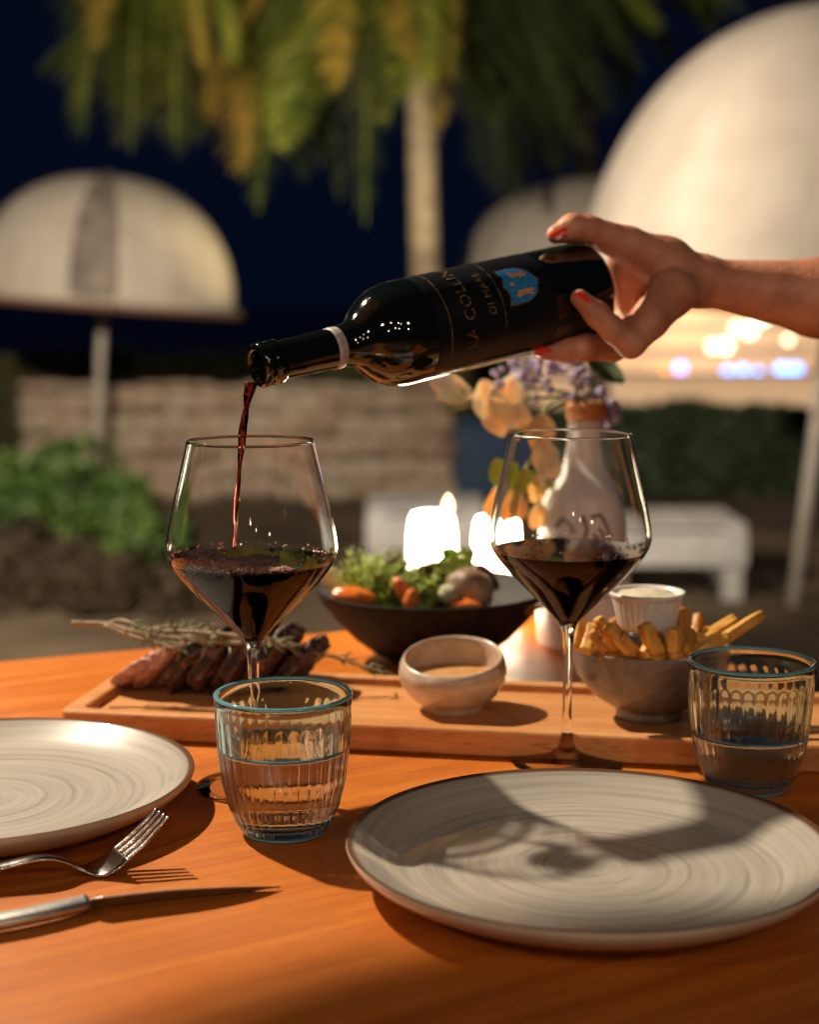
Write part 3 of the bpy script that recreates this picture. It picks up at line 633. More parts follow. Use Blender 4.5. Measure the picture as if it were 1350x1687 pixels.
def text(s, size, s0, z0, m, off=.0006, name='label_lettering', spacing=1.1):
    c = bpy.data.curves.new('t', 'FONT'); c.body = s; c.size = size; c.space_character = spacing; c.align_x = 'CENTER'; c.resolution_u = 3
    o = bpy.data.objects.new('t', c); COL.objects.link(o); dg = bpy.context.evaluated_depsgraph_get(); me = bpy.data.meshes.new_from_object(o.evaluated_get(dg)); bpy.data.objects.remove(o)
    for q in me.vertices: q.co = Vector(on_label(s0+q.co.x, z0+q.co.y, off))
    return mesh_obj(name, me, m, bt, smooth=False)
def zpx(x):   # distance along the axis seen at photograph column x
    lo, hi = 0, 1
    for _ in range(30):
        mid = (lo+hi)/2; p = BM.lerp(BB, mid); d = (p-_o).dot(_f)
        if 675+FPX*p.x/d < x: lo = mid
        else: hi = mid
    return zz(lo)
# the word reads upwards from the underside; letters stand towards the neck
text('LA COLLINA', .0125, lab0, zpx(736), M['gold']); text('DI MARE', .0085, lab0, zpx(770), M['gold'])
wrap_poly([(lab0-.042, zpx(696)), (lab0+.042, zpx(696)), (lab0+.042, zpx(694.4)), (lab0-.042, zpx(694.4))], M['gold'], 'label_rule', .0005)
wrap_poly([(lab0-.030, zpx(784)), (lab0+.030, zpx(784)), (lab0+.030, zpx(782.6)), (lab0-.030, zpx(782.6))], M['gold'], 'label_rule', .0005)
zc = zpx(820); k = .0105*1.3
def shield(s): return [(lab0+a*k*s, zc+b*k*s) for a, b in ((-1, 1.0), (-.5, .86), (0, 1.04), (.5, .86), (1, 1.0), (1.02, .2), (.92, -.35), (.62, -.8), (0, -1.12), (-.62, -.8), (-.92, -.35), (-1.02, .2))]
wrap_poly(shield(1.08), M['gold'], 'crest_outline', .0005); wrap_poly(shield(1.0), M['blue'], 'crest', .0008)
beast = [(-.42, .55), (-.25, .72), (-.1, .5), (.05, .62), (.2, .42), (.1, .1), (.28, -.15), (.12, -.4), (.2, -.62), (-.05, -.7), (-.08, -.3), (-.25, -.62), (-.38, -.5), (-.2, -.05), (-.3, .25)]
for cx, mir in ((-.48, 1), (.48, -1)):
    pts = [(lab0+(cx+a*mir*.62)*k, zc+b*k*.85-.001) for a, b in beast]
    if mir < 0: pts = pts[::-1]
    wrap_poly(pts, M['copper'], 'crest_figure', .0011)
wrap_poly([(lab0+a*k, zc+b*k) for a, b in ((-.08, .62), (.1, .7), (.12, .45), (-.06, .4))], M['copper'], 'crest_figure', .0011)
# wine stream
sp = [(414, 630, 1.045), (409, 655, 1.044), (404, 682, 1.043), (400, 712, 1.043), (397, 745, 1.044), (394, 780, 1.045), (391, 815, 1.047), (388, 850, 1.048), (386, 904, 1.050)]
path = smooth_path([W(*p) for p in sp], 12); v, f = [], []; n = 14
for i, p in enumerate(path):
    u = i/len(path); r0 = .0030*(1-u)**1.5*.7+.0011
    for q in range(n):
        a = 2*math.pi*q/n; tw = u*8; rr = r0*(1+.34*math.cos(2*(a-tw))+.06*math.sin(31*u+a)); v.append((p.x+rr*math.cos(a), p.y+rr*math.sin(a), p.z))
for i in range(len(path)-1):
    for q in range(n): j = (q+1) % n; f.append((i*n+q, i*n+j, (i+1)*n+j, (i+1)*n+q))
f.append(tuple(range(n))); f.append(tuple(range((len(path)-1)*n, len(path)*n)))
o = mesh_obj('wine_stream', fixn(pyd(v, f)), M['stream']); tag(o, 'thin twisting stream of red wine falling from the bottle mouth', 'wine stream')

# ------------------------------------------------------------------ hand and forearm, one continuous skin
def hand():
    S = lambda p: np.array(W(*p), dtype=np.float32)
    wrist = S((1165, 464, 1.205)); wrist2 = S((1150, 450, 1.205)); 
    palm = [((1165, 466, 1.205, .0178), (1350, 491, 1.22, .0285)), ((1350, 491, 1.22, .0285), (1560, 520, 1.25, .037)), ((1560, 520, 1.25, .037), (1760, 560, 1.28, .043)),
            ((1150, 455, 1.205, .0155), (1098, 436, 1.198, .0150)), ((1098, 436, 1.198, .0165), (1045, 425, 1.198, .0135)),
            ((1150, 470, 1.20, .0155), (1104, 486, 1.175, .0155)), ((1150, 462, 1.215, .015), (1080, 470, 1.222, .014)), ((1150, 462, 1.22, .0145), (1085, 480, 1.240, .013)),
            ((1098, 436, 1.198, .0165), (1080, 470, 1.222, .014)), ((1070, 430, 1.205, .012), (1050, 480, 1.225, .012)), ((1020, 430, 1.205, .008), (1040, 500, 1.225, .010))]
    fingers = [  # thumb, near finger, under finger, two far fingers
        [(1098, 430, 1.195, .0155), (1035, 404, 1.183, .0138), (970, 380, 1.170, .0108), (944, 376, 1.166, .0105), (917, 386, 1.163, .0072)],
        [(1106, 486, 1.172, .0165), (1073, 530, 1.152, .0125), (1040, 566, 1.140, .0104), (1012, 545, 1.135, .0092), (985, 518, 1.134, .0090), (955, 491, 1.132, .0066)],
        [(1095, 490, 1.205, .014), (1050, 545, 1.185, .0125), (1010, 572, 1.172, .0105), (962, 573, 1.160, .0097), (930, 576, 1.156, .0086), (900, 580, 1.152, .0064)],
        [(1085, 482, 1.228, .013), (1045, 550, 1.235, .0105), (1005, 562, 1.225, .009), (950, 570, 1.210, .0085), (925, 572, 1.205, .007)],
        [(1085, 475, 1.245, .012), (1040, 530, 1.262, .0095), (1000, 545, 1.262, .008), (950, 548, 1.255, .0068)]]
    h = .0015
    allp = [S(p[:3]) for seg in palm for p in seg]+[S(p[:3]) for fg in fingers for p in fg]
    lo = np.min(allp, 0)-.05; hi = np.max(allp, 0)+.05
    nx, ny, nz = [int((hi[i]-lo[i])/h)+2 for i in range(3)]
    X = (lo[0]+h*np.arange(nx, dtype=np.float32))[:, None, None]; Y = (lo[1]+h*np.arange(ny, dtype=np.float32))[None, :, None]; Z = (lo[2]+h*np.arange(nz, dtype=np.float32))[None, None, :]
    BIG = np.float32(.05)
    def cone(D, a, b, k):
        'smooth-union a round cone into D, only in its neighbourhood'
        pa, pb = S(a[:3]), S(b[:3]); ra, rb = a[3], b[3]; m = max(ra, rb)+.02
        l = np.maximum(((np.minimum(pa, pb)-m-lo)/h).astype(int), 0); u = ((np.maximum(pa, pb)+m-lo)/h).astype(int)+1
        sl = (slice(l[0], u[0]), slice(l[1], u[1]), slice(l[2], u[2])); x, y, z = X[sl[0]], Y[:, sl[1]], Z[:, :, sl[2]]
        d = pb-pa; L2 = float(d@d); t = ((x-pa[0])*d[0]+(y-pa[1])*d[1]+(z-pa[2])*d[2])/L2; t = np.clip(t, 0, 1)
        q = np.sqrt((x-pa[0]-t*d[0])**2+(y-pa[1]-t*d[1])**2+(z-pa[2]-t*d[2])**2)-(ra+(rb-ra)*t)
        o = D[sl]; hh = np.clip(.5+.5*(o-q)/k, 0, 1); D[sl] = o*(1-hh)+q*hh-k*hh*(1-hh)
    P = np.full((nx, ny, nz), BIG, dtype=np.float32)
    for a, b in palm: cone(P, a, b, .012)
    Fin = P.copy()
    for fg in fingers:
        G = P.copy()
        for a, b in zip(fg, fg[1:]): cone(G, a, b, .004 if a is not fg[0] else .009)
        Fin = np.minimum(Fin, G)
    # keep the skin out of the bottle
    B0 = np.array(BB, dtype=np.float32); A = np.array(ax, dtype=np.float32)
    tt = (X-B0[0])*A[0]+(Y-B0[1])*A[1]+(Z-B0[2])*A[2]; rr = np.sqrt(np.maximum((X-B0[0])**2+(Y-B0[1])**2+(Z-B0[2])**2-tt**2, 0))
    bot = np.maximum(rr-RB-.0002, -tt-.0002); k = .0022; D = Fin; nb = -bot
    hh = np.clip(.5-.5*(D-nb)/k, 0, 1); D = D*(1-hh)+nb*hh+k*hh*(1-hh); D = np.maximum(D, nb)
    # surface nets
    s = D < 0; c = np.zeros((nx-1, ny-1, nz-1), dtype=np.uint8)
    for i in (0, 1):
        for j in (0, 1):
            for l in (0, 1): c += s[i:nx-1+i, j:ny-1+j, l:nz-1+l]
    act = (c > 0) & (c < 8); idx = -np.ones(act.shape, dtype=np.int64); I = np.argwhere(act); idx[act] = np.arange(len(I))
    acc = np.zeros((len(I), 3)); cnt = np.zeros(len(I)); corners = [(i, j, l) for i in (0, 1) for j in (0, 1) for l in (0, 1)]
    for a in corners:
        for b in corners:
            if sum(abs(a[q]-b[q]) for q in range(3)) != 1 or a > b: continue
            da = D[I[:, 0]+a[0], I[:, 1]+a[1], I[:, 2]+a[2]]; db = D[I[:, 0]+b[0], I[:, 1]+b[1], I[:, 2]+b[2]]; mk = (da < 0) != (db < 0)
            t = np.where(mk, da/np.where(mk, da-db, 1), 0)
            for q in range(3): acc[:, q] += np.where(mk, a[q]+t*(b[q]-a[q]), 0)
            cnt += mk
    V = lo+(I+acc/cnt[:, None])*h; quads = []
    for axn in range(3):
        b1, b2 = [q for q in range(3) if q != axn]; sa = np.take(s, range(0, s.shape[axn]-1), axn); sb = np.take(s, range(1, s.shape[axn]), axn); e = np.argwhere(sa != sb)
        e = e[(e[:, b1] > 0) & (e[:, b2] > 0) & (e[:, b1] < act.shape[b1]) & (e[:, b2] < act.shape[b2])]
        def g(o1, o2): q = e.copy(); q[:, b1] -= o1; q[:, b2] -= o2; return idx[q[:, 0], q[:, 1], q[:, 2]]
        quads.append(np.stack([g(0, 0), g(1, 0), g(1, 1), g(0, 1)], 1))
    Q = np.concatenate(quads); me = bpy.data.meshes.new('m'); me.from_pydata(V.tolist(), [], Q.tolist()); me.update(); return fixn(me), fingers
hme, fing = hand()
t = thing('person', (.62, 1.27, 1.08), 'bare forearm and hand with red nails gripping the base of the wine bottle', 'person')
arm = mesh_obj('arm_and_hand', rel(hme, t), M['skin'], t)
sm = arm.modifiers.new('soften', 'SMOOTH'); sm.factor = .5; sm.iterations = 4
def nail(c, along, nrm, L_, wd):
    'a thin curved nail'
    al = Vector(along).normalized(); nn = Vector(nrm); nn = (nn-al*nn.dot(al)).normalized(); sd = al.cross(nn); v, f = [], []; n = 8; m = 10
    for lay in (0, 1):
        for i in range(m+1):
            for j in range(n+1):
                u = -1+2*i/m; q = -1+2*j/n; wv = wd*math.sqrt(max(0, 1-abs(u)**3.2))*.5
                v.append(c+al*(u*L_/2)+sd*(q*wv)+nn*(-(q*wv)**2/(wd*.95)-(u*L_/2)**2*14-(0 if lay else .0009)))
    st = (m+1)*(n+1)
    for lay in (0, 1):
        for i in range(m):
            for j in range(n): a = lay*st+i*(n+1)+j; f.append((a, a+1, a+n+2, a+n+1))
    return fixn(pyd(v, f))
for c, a, b, nrm, L_, wd in ((W(922, 377, 1.156), W(950, 364, 1.158), W(906, 386, 1.157), (-.45, -.75, .6), .0165, .0105),
                     (W(958, 497, 1.1265), W(985, 522, 1.128), W(942, 483, 1.126), (-.55, -.75, -.55), .0150, .0085),
                     (W(897, 584, 1.1465), W(930, 584, 1.150), W(880, 581, 1.148), (-.1, -.85, -.65), .0150, .0085)):
    mesh_obj('fingernail', rel(nail(c, b-a, nrm, L_, wd), t), M['nail'], t)

# ------------------------------------------------------------------ food on the board
def crust_mat():
    m = bpy.data.materials.new('seared_beef'); m.use_nodes = True; nt = m.node_tree; N = nt.nodes; L = nt.links; p = N['Principled BSDF']
    tc = N.new('ShaderNodeTexCoord'); s = N.new('ShaderNodeSeparateXYZ'); L.new(tc.outputs['Normal'], s.inputs[0])
    ab = N.new('ShaderNodeMath'); ab.operation = 'ABSOLUTE'; L.new(s.outputs[0], ab.inputs[0])
    n = N.new('ShaderNodeTexNoise'); n.inputs['Scale'].default_value = 48; n.inputs['Detail'].default_value = 8; L.new(tc.outputs['Object'], n.inputs['Vector'])
    ad = N.new('ShaderNodeMath'); ad.operation = 'MULTIPLY_ADD'; L.new(n.outputs['Fac'], ad.inputs[0]); ad.inputs[1].default_value = .9; L.new(ab.outputs[0], ad.inputs[2])
    r = N.new('ShaderNodeValToRGB'); e = r.color_ramp.elements; e[0].position = .62; e[0].color = (.022, .011, .009, 1); e[1].position = 1.5; e[1].color = (.34, .19, .155, 1); q = e.new(1.0); q.color = (.085, .038, .028, 1)
    L.new(ad.outputs[0], r.inputs[0])
    n2 = N.new('ShaderNodeTexNoise'); n2.inputs['Scale'].default_value = 260; n2.inputs['Detail'].default_value = 4; L.new(tc.outputs['Object'], n2.inputs['Vector'])
    r2 = N.new('ShaderNodeValToRGB'); r2.color_ramp.elements[0].position = .35; r2.color_ramp.elements[0].color = (.55, .5, .5, 1); r2.color_ramp.elements[1].position = .65; r2.color_ramp.elements[1].color = (1.25, 1.15, 1.1, 1); L.new(n2.outputs['Fac'], r2.inputs[0])
    mx = N.new('ShaderNodeMix'); mx.data_type = 'RGBA'; mx.blend_type = 'MULTIPLY'; mx.inputs[0].default_value = 1; L.new(r.outputs[0], mx.inputs[6]); L.new(r2.outputs[0], mx.inputs[7]); L.new(mx.outputs[2], p.inputs['Base Color'])
    b = N.new('ShaderNodeBump'); b.inputs['Strength'].default_value = .8; b.inputs['Distance'].default_value = .0012; L.new(n2.outputs['Fac'], b.inputs['Height']); L.new(b.outputs[0], p.inputs['Normal'])
    p.inputs['Roughness'].default_value = .34; return m
M['beef'] = crust_mat()
M['beefpink'] = mat('pink_beef', (.38, .15, .115), .32, noise_scale=120, col2=(.62, .36, .29), bump=.7, bump_scale=260)
sl = [ # px, py of base centre, lean (deg), length, height, thickness, yaw, label
    (238, 1140, 58, .050, .046, .010, -20, 'outermost steak slice lying flat on its pink side at the left end', 1),
    (272, 1141, 50, .052, .050, .011, -18, 'pink faced steak slice leaning on the pile, second from the left', 1),
    (318, 1143, 40, .056, .047, .015, -12, 'seared steak slice third from the left, orange brown crust', 0),
    (358, 1145, 36, .060, .050, .016, -8, 'seared steak slice just left of the glass stem', 0),
    (400, 1147, 33, .060, .052, .016, -5, 'dark seared steak slice behind the glass stem', 0),
    (444, 1145, 36, .056, .046, .015, -8, 'steak slice just right of the glass stem', 0),
    (490, 1141, 42, .050, .040, .013, -10, 'last steak slice at the right end of the pile', 0)]
for i, (px, py, lean, ln, ht, th, yaw, lab, pink) in enumerate(sl):
    c = T(px, py, BT+.001)+bn*.012; bm = bmesh.new(); bmesh.ops.create_icosphere(bm, subdivisions=5, radius=1); ht *= 1.34; ln *= 1.1; th *= 1.18
    for q in bm.verts:
        d = q.co.normalized(); e = [math.copysign(abs(x_)**(.45 if k_ == 0 else .72), x_) for k_, x_ in enumerate(d)]
        nz_ = 1+.10*noise.fractal(d*2.2+Vector((i*7, 0, 0)), 1, 2, 3); nf = .0013*noise.fractal(d*8+Vector((0, 0, i*3)), .7, 2, 4); q.co = Vector((e[0]*th/2*(1+.25*noise.noise(d*3+Vector((0, i, 0)))), e[1]*ln/2*nz_, e[2]*ht/2*nz_))+d*nf
    me = bpy.data.meshes.new('m'); bm.to_mesh(me); bm.free()
    rot = Matrix.Rotation(math.atan2(bdir.y, bdir.x)+R(yaw), 4, 'Z') @ Matrix.Rotation(R(lean), 4, 'Y')
    zmin = min((rot @ q.co).z for q in me.vertices)
    o = mesh_obj('steak_slice', me, M['beefpink'] if pink else M['beef'], loc=(c.x, c.y, TZ+BT-zmin)); o.rotation_euler = rot.to_euler(); tag(o, lab, 'steak slice', 'sliced steak on the board')
# rosemary
ry = thing('rosemary_sprig', W(300, 1050, 1.23), 'woody rosemary sprig lying across the steak', 'rosemary')
M['woody'] = mat('rosemary_stem', (.27, .18, .11), .6, noise_scale=120, col2=(.42, .30, .19)); M['needle'] = mat('rosemary_needle', (.12, .14, .045), .5, noise_scale=90, col2=(.32, .28, .15))
def stem(pts, r0, r1, needles, seed, l=.013, u0=0.):
    r = random.Random(seed); p = smooth_path([W(*q) for q in pts], 10); m_ = len(p)
    v, f = tube(p, [.78*(r0+(r1-r0)*i/m_)+.0003*r.random() for i in range(m_)], 8); mesh_obj('stem', rel(pyd(v, f), ry), M['woody'], ry)
    ps = []
    needles = int(needles*.62)
    for i in range(needles):
        u = u0+(1-u0)*i/needles; k_ = min(int(u*(m_-1)), m_-2); b = p[k_].lerp(p[k_+1], u*(m_-1)-k_); t_ = (p[k_+1]-p[k_]).normalized()
        d = (t_*1.1+Vector((r.gauss(0, .5), r.gauss(0, .5), r.gauss(0, .5)))).normalized(); s_ = d.orthogonal().normalized()*.0009; e = b+d*l*r.uniform(.6, 1.2); mid = (b+e)/2+Vector((0, 0, .0008)); up_ = d.cross(s_).normalized()*.0006
        ps.append(([b-s_*.5, b+s_*.5, mid+s_, mid-s_, e, mid+up_], [(0, 1, 2, 5), (0, 5, 3), (5, 2, 4), (3, 5, 4)]))
    if ps: v, f = merge(ps); o_ = mesh_obj('needles', rel(pyd(v, f), ry), M['needle'], ry, smooth=False); o_['kind'] = 'stuff'
stem([(118, 1027, 1.23), (175, 1029, 1.23), (215, 1040, 1.225), (260, 1048, 1.22), (330, 1056, 1.215), (400, 1060, 1.21)], .0028, .0016, 90, 1, .012, .35)
stem([(175, 1029, 1.235), (195, 1022, 1.235), (215, 1026, 1.23), (240, 1038, 1.225), (300, 1040, 1.22), (380, 1046, 1.21), (450, 1062, 1.20)], .0017, .0014, 110, 2, .013, .3)
stem([(172, 1031, 1.225), (210, 1046, 1.22), (250, 1058, 1.215), (300, 1072, 1.21)], .0019, .0012, 30, 3, .011, .5)
stem([(245, 1036, 1.23), (280, 1032, 1.23), (279, 1022, 1.23)], .002, .0016, 0, 4)
stem([(240, 1040, 1.23), (300, 1036, 1.235), (370, 1040, 1.24), (440, 1052, 1.24), (520, 1072, 1.25)], .0018, .001, 120, 5, .014, .1)
stem([(440, 1058, 1.23), (500, 1072, 1.24), (560, 1085, 1.25), (600, 1098, 1.25), (628, 1106, 1.25)], .0012, .0007, 60, 6, .014, .1)
stem([(300, 1048, 1.225), (350, 1052, 1.22), (420, 1050, 1.215), (480, 1066, 1.21)], .0016, .001, 90, 7, .014, .1)

# sauce bowl with a slanting mouth
def bowl_mesh(prof_out, prof_in, n=96, shear=0, zt=0, ang_=0):
    me = fixn(lathe(prof_out+prof_in[::-1], n))
    if shear:
        for q in me.vertices:
            k_ = max(0, (q.co.z-zt*.45)/(zt*.55)); q.co.z += shear*k_*(q.co.x*math.cos(ang_)+q.co.y*math.sin(ang_))
    return me
c = T(746, 1168, BT); sb = thing('sauce_bowl', (c.x, c.y, TZ+BT), 'small speckled cream bowl of brown sauce with a slanted rim', 'bowl')
so = [(0, .0015), (.020, .001), (.0225, 0), (.024, .0008), (.024, .004), (.0265, .0065), (.034, .0135), (.0395, .0235), (.0412, .032), (.0405, .039), (.0385, .0440), (.0375, .0452)]
si = [(0, .007), (.018, .0075), (.029, .013), (.0355, .022), (.0375, .031), (.0368, .039), (.0358, .0437), (.0368, .0453)]
mesh_obj('bowl_body', bowl_mesh([(r, z*.92) for r, z in so], [(r, z*.92) for r, z in si], 96, .21, .0415, R(78)), M['sauce_cer'], sb)
mesh_obj('sauce', lathe([(.0365, .0272), (.034, .0267), (.02, .0270), (0, .0268)], 64), M['sauce'], sb)
# fries bowl
c = T(1070, 1181, BT); fb = thing('fries_bowl', (c.x, c.y, TZ+BT), 'grey footed ceramic bowl full of fries', 'bowl')
fo = [(0, .002), (.020, .0015), (.022, 0), (.0245, .0005), (.025, .005), (.0235, .0075), (.030, .0105), (.043, .019), (.053, .031), (.0580, .044), (.0598, .0545), (.0602, .0562)]
fi = [(0, .009), (.02, .0095), (.040, .02), (.050, .032), (.0555, .045), (.0575, .0545), (.0588, .0566)]
mesh_obj('bowl_body', bowl_mesh(fo, fi), M['grey_cer'], fb)
fbc = Vector((c.x, c.y, TZ+BT))
# ramekin
rc = W(1066, 1036, 1.150); rk = thing('ramekin', rc, 'white fluted ramekin of dip standing among the fries', 'ramekin')
def flute(r, z, a): return r*(1+(.05*abs(math.sin(a*17))-.025 if .003 < z < .024 else 0))
mesh_obj('cup', fixn(lathe([(0, 0), (.0185, 0), (.0195, .0012), (.0205, .004), (.0225, .012), (.0248, .022), (.0256, .0242), (.0275, .0255), (.0278, .0272), (.0268, .0282), (.0252, .0278), (.0238, .024), (.0205, .008), (.018, .004), (0, .004)], 160, False, flute)), M['white_cer'], rk)
mesh_obj('dip', ico(.0235, 4, (1, 1, .28), .18, 2.2, 3), M['mayo'], rk, loc=(0, 0, .0225))
# fries
M['fry'] = mat('fried_potato', (.58, .24, .035), .42, noise_scale=60, col2=(.84, .48, .11), bump=.6, bump_scale=170, lo=.3, hi=.7)
M['fryd'] = mat('dark_fried_potato', (.42, .15, .025), .42, noise_scale=70, col2=(.68, .32, .06), bump=.6, bump_scale=170)
def fry(a, b, w_, seed, lab=None, mk='fry'):
    r = random.Random(seed); d = b-a; L_ = d.length; bm = bmesh.new(); bmesh.ops.create_cube(bm, size=1); bmesh.ops.subdivide_edges(bm, edges=bm.edges[:], cuts=7, use_grid_fill=True)
    bend = r.uniform(-.05, .05)*L_; ph = r.uniform(0, 9)
    for q in bm.verts:
        x, y, z = q.co*2; m_ = max(abs(x), abs(y), .001); 
        rr = 1-.10*(min(abs(x), abs(y)))**3; zz_ = z; endt = 1-.16*abs(z)**8
        k_ = 1+.16*noise.noise(Vector((x*1.2+ph, y*1.2, z*3)))
        q.co = Vector((x*w_/2*rr*endt*k_, y*w_/2*rr*endt*k_*.92+bend*(1-z*z), zz_*L_/2))
    me = bpy.data.meshes.new('m'); bm.to_mesh(me); bm.free()
    o = mesh_obj('french_fry', me, M[mk], loc=(a+b)/2); o.rotation_euler = (d.to_track_quat('Z', 'Y') @ Matrix.Rotation(r.uniform(0, 1.5), 3, 'Z').to_quaternion()).to_euler()
    tag(o, lab or 'short golden fry wedged between others in the middle of the grey bowl heap', 'fry', 'fries in the grey bowl'); return o
FR = [(985, 1085, 1060, 1072, 1.13, 16, 'fryd'), (1040, 1088, 1110, 1066, 1.14, 16, 'fryd'), (1090, 1086, 1160, 1074, 1.15, 16, 'fryd'), (970, 1078, 1010, 1060, 1.14, 15, 'fryd'), (948, 1070, 958, 1010, 1.13, 14, 'fry'), (965, 1075, 978, 1030, 1.105, 17, 'fry'), (1015, 1072, 985, 1018, 1.125, 14, 'fry'), (1000, 1078, 975, 1040, 1.10, 13, 'fryd'), (1042, 1075, 1000, 1032, 1.11, 15, 'fry'),
      (1050, 1080, 1022, 1046, 1.10, 14, 'fryd'), (1085, 1082, 1062, 1028, 1.105, 20, 'fry'), (1060, 1085, 1082, 1050, 1.095, 15, 'fry'), (1078, 1092, 1098, 1062, 1.09, 15, 'fry'), (1112, 1078, 1112, 1034, 1.11, 19, 'fry'),
      (1122, 1070, 1126, 1002, 1.15, 17, 'fryd'), (1145, 1070, 1152, 1012, 1.16, 13, 'fryd'), (1140, 1060, 1212, 1020, 1.15, 17, 'fry'), (1160, 1082, 1258, 1012, 1.13, 15, 'fry'), (1130, 1082, 1140, 1040, 1.11, 15, 'fryd'),
      (1172, 1070, 1160, 1032, 1.17, 13, 'fryd'), (1150, 1085, 1200, 1048, 1.11, 14, 'fry'), (1030, 1060, 1010, 1020, 1.17, 13, 'fryd'), (1180, 1072, 1208, 1030, 1.16, 13, 'fryd'), (1095, 1072, 1082, 1036, 1.13, 13, 'fryd'), (960, 1066, 990, 1040, 1.15, 13, 'fryd'), (1105, 1085, 1150, 1062, 1.10, 14, 'fry')]
for i, (x0, y0, x1, y1, d, wpx, mk) in enumerate(FR):
    lab = {q_+4: l_ for q_, l_ in {13: 'longest fry, sticking out of the grey bowl to the right', 12: 'thick knobbly fry pointing up right behind the longest one', 10: 'dark browned fry standing upright against the ramekin', 6: 'broad fry leaning on the front of the ramekin', 0: 'pointed fry at the left end of the bowl, by the glass stem', 8: 'pale stubby fry lying on the front rim of the bowl'}.items()}.get(i)
    d = max(d, 1.112)+.008; fry(W(x0, y0-(4 if y0 > 1075 else 0), d), W(x1, y1, d+(.012 if x1 > x0 else -.004)), wpx*1.2*d/FPX, i+50, lab, mk)

# ------------------------------------------------------------------ salad
c = T(712, 1088, 0); sv = thing('salad_bowl', (c.x, c.y, TZ), 'wide black bowl of salad behind the serving board', 'bowl')
bo_ = [(0, .001), (.030, .001), (.033, 0), (.036, .001), (.052, .009), (.072, .024), (.089, .042), (.0995, .056), (.1035, .0645), (.1045, .067)]
bi_ = [(0, .006), (.03, .006), (.052, .014), (.070, .028), (.086, .045), (.097, .058), (.1018, .0655), (.1032, .0678)]
mesh_obj('bowl_body', bowl_mesh(bo_, bi_), M['black_cer'], sv)
M['black_cer'].node_tree.nodes['Principled BSDF'].inputs['Specular IOR Level'].default_value = .2
M['greens'] = mat('lettuce', (.14, .30, .025), .4, noise_scale=50, col2=(.36, .50, .08)); M['greens2'] = mat('frisee', (.34, .46, .06), .4, noise_scale=60, col2=(.60, .68, .2))
M['purple_leaf'] = mat('red_lettuce', (.045, .012, .018), .35, noise_scale=60, col2=(.12, .03, .04)); M['carrot'] = mat('carrot', (.75, .14, .015), .3, noise_scale=70, col2=(.85, .24, .04), coat=.4); M['mush'] = mat('mushroom', (.20, .11, .06), .45, noise_scale=45, col2=(.38, .25, .16), coat=.3); M['onion'] = mat('pale_vegetable', (.62, .56, .36), .3, noise_scale=30, col2=(.72, .70, .46), coat=.3)
def leaf_mesh(L_, wd, curl, seed, ruf=.25):
    r = random.Random(seed); n, m_ = 14, 8; v, f = [], []
    for lay in (0, 1):
        for i in range(n+1):
            u = i/n; wv = wd*(math.sin(math.pi*min(1, u*.86+.1))**.7)*(1+ruf*.6*math.sin(u*26+seed))
            for j in range(m_+1):
                q = -1+2*j/m_; v.append((q*wv/2, u*L_, curl*L_*u*u+abs(q)*wd*.22+ruf*wd*.35*math.sin(u*17+q*7+seed)*abs(q)-lay*.0006))
    st = (n+1)*(m_+1)
    for lay in (0, 1):
        for i in range(n):
            for j in range(m_): a = lay*st+i*(m_+1)+j; f.append((a, a+1, a+m_+2, a+m_+1) if lay == 0 else (a+m_+1, a+m_+2, a+1, a))
    return pyd(v, f)
sl_ = random.Random(12)
SAL = [(585, 1000, 580, 955), (600, 985, 590, 940), (620, 1000, 612, 950), (640, 1000, 650, 925), (655, 1000, 640, 960), (690, 1000, 695, 945), (700, 995, 720, 955), (720, 1000, 705, 960), (735, 985, 742, 915), (750, 980, 765, 930), (610, 1005, 630, 965), (670, 1005, 665, 950), (680, 1010, 690, 970), (640, 985, 620, 935), (770, 985, 790, 945), (700, 1008, 740, 975), (630, 1008, 600, 978), (712, 970, 745, 920)]
SAL += [(a+sl_.uniform(-16, 16), b+sl_.uniform(-14, 4), c_+sl_.uniform(-20, 20), d_+sl_.uniform(-14, 14)) for a, b, c_, d_ in SAL if c_ < 740]
for i, (x0, y0, x1, y1) in enumerate(SAL):
    d = 1.40+.05*sl_.random(); a, b = W(x0, y0+6, d), W(x1, y1, d+sl_.uniform(-.02, .02)); L_ = (b-a).length; mk = ('greens', 'greens2', 'greens', 'purple_leaf')[i % 4] if i not in (8,) else 'greens'
    me = leaf_mesh(L_*1.15, L_*.75, sl_.uniform(-.3, .4), i, .5); o = mesh_obj('lettuce_leaf', me, M[mk], loc=a)
    y_ = (b-a).normalized(); zax = Vector((sl_.gauss(0, .5), -1, sl_.gauss(0, .4))); zax = (zax-y_*zax.dot(y_)).normalized(); o.rotation_euler = Matrix((y_.cross(zax), y_, zax)).transposed().to_euler()
    nm = {'greens': 'green', 'greens2': 'pale frilly', 'purple_leaf': 'dark red'}[mk]
    tag(o, nm+' lettuce leaf in the black salad bowl' if i != 8 else 'bright green leaf standing tallest, in front of the first candle', 'lettuce leaf', nm+' lettuce leaves in the salad')
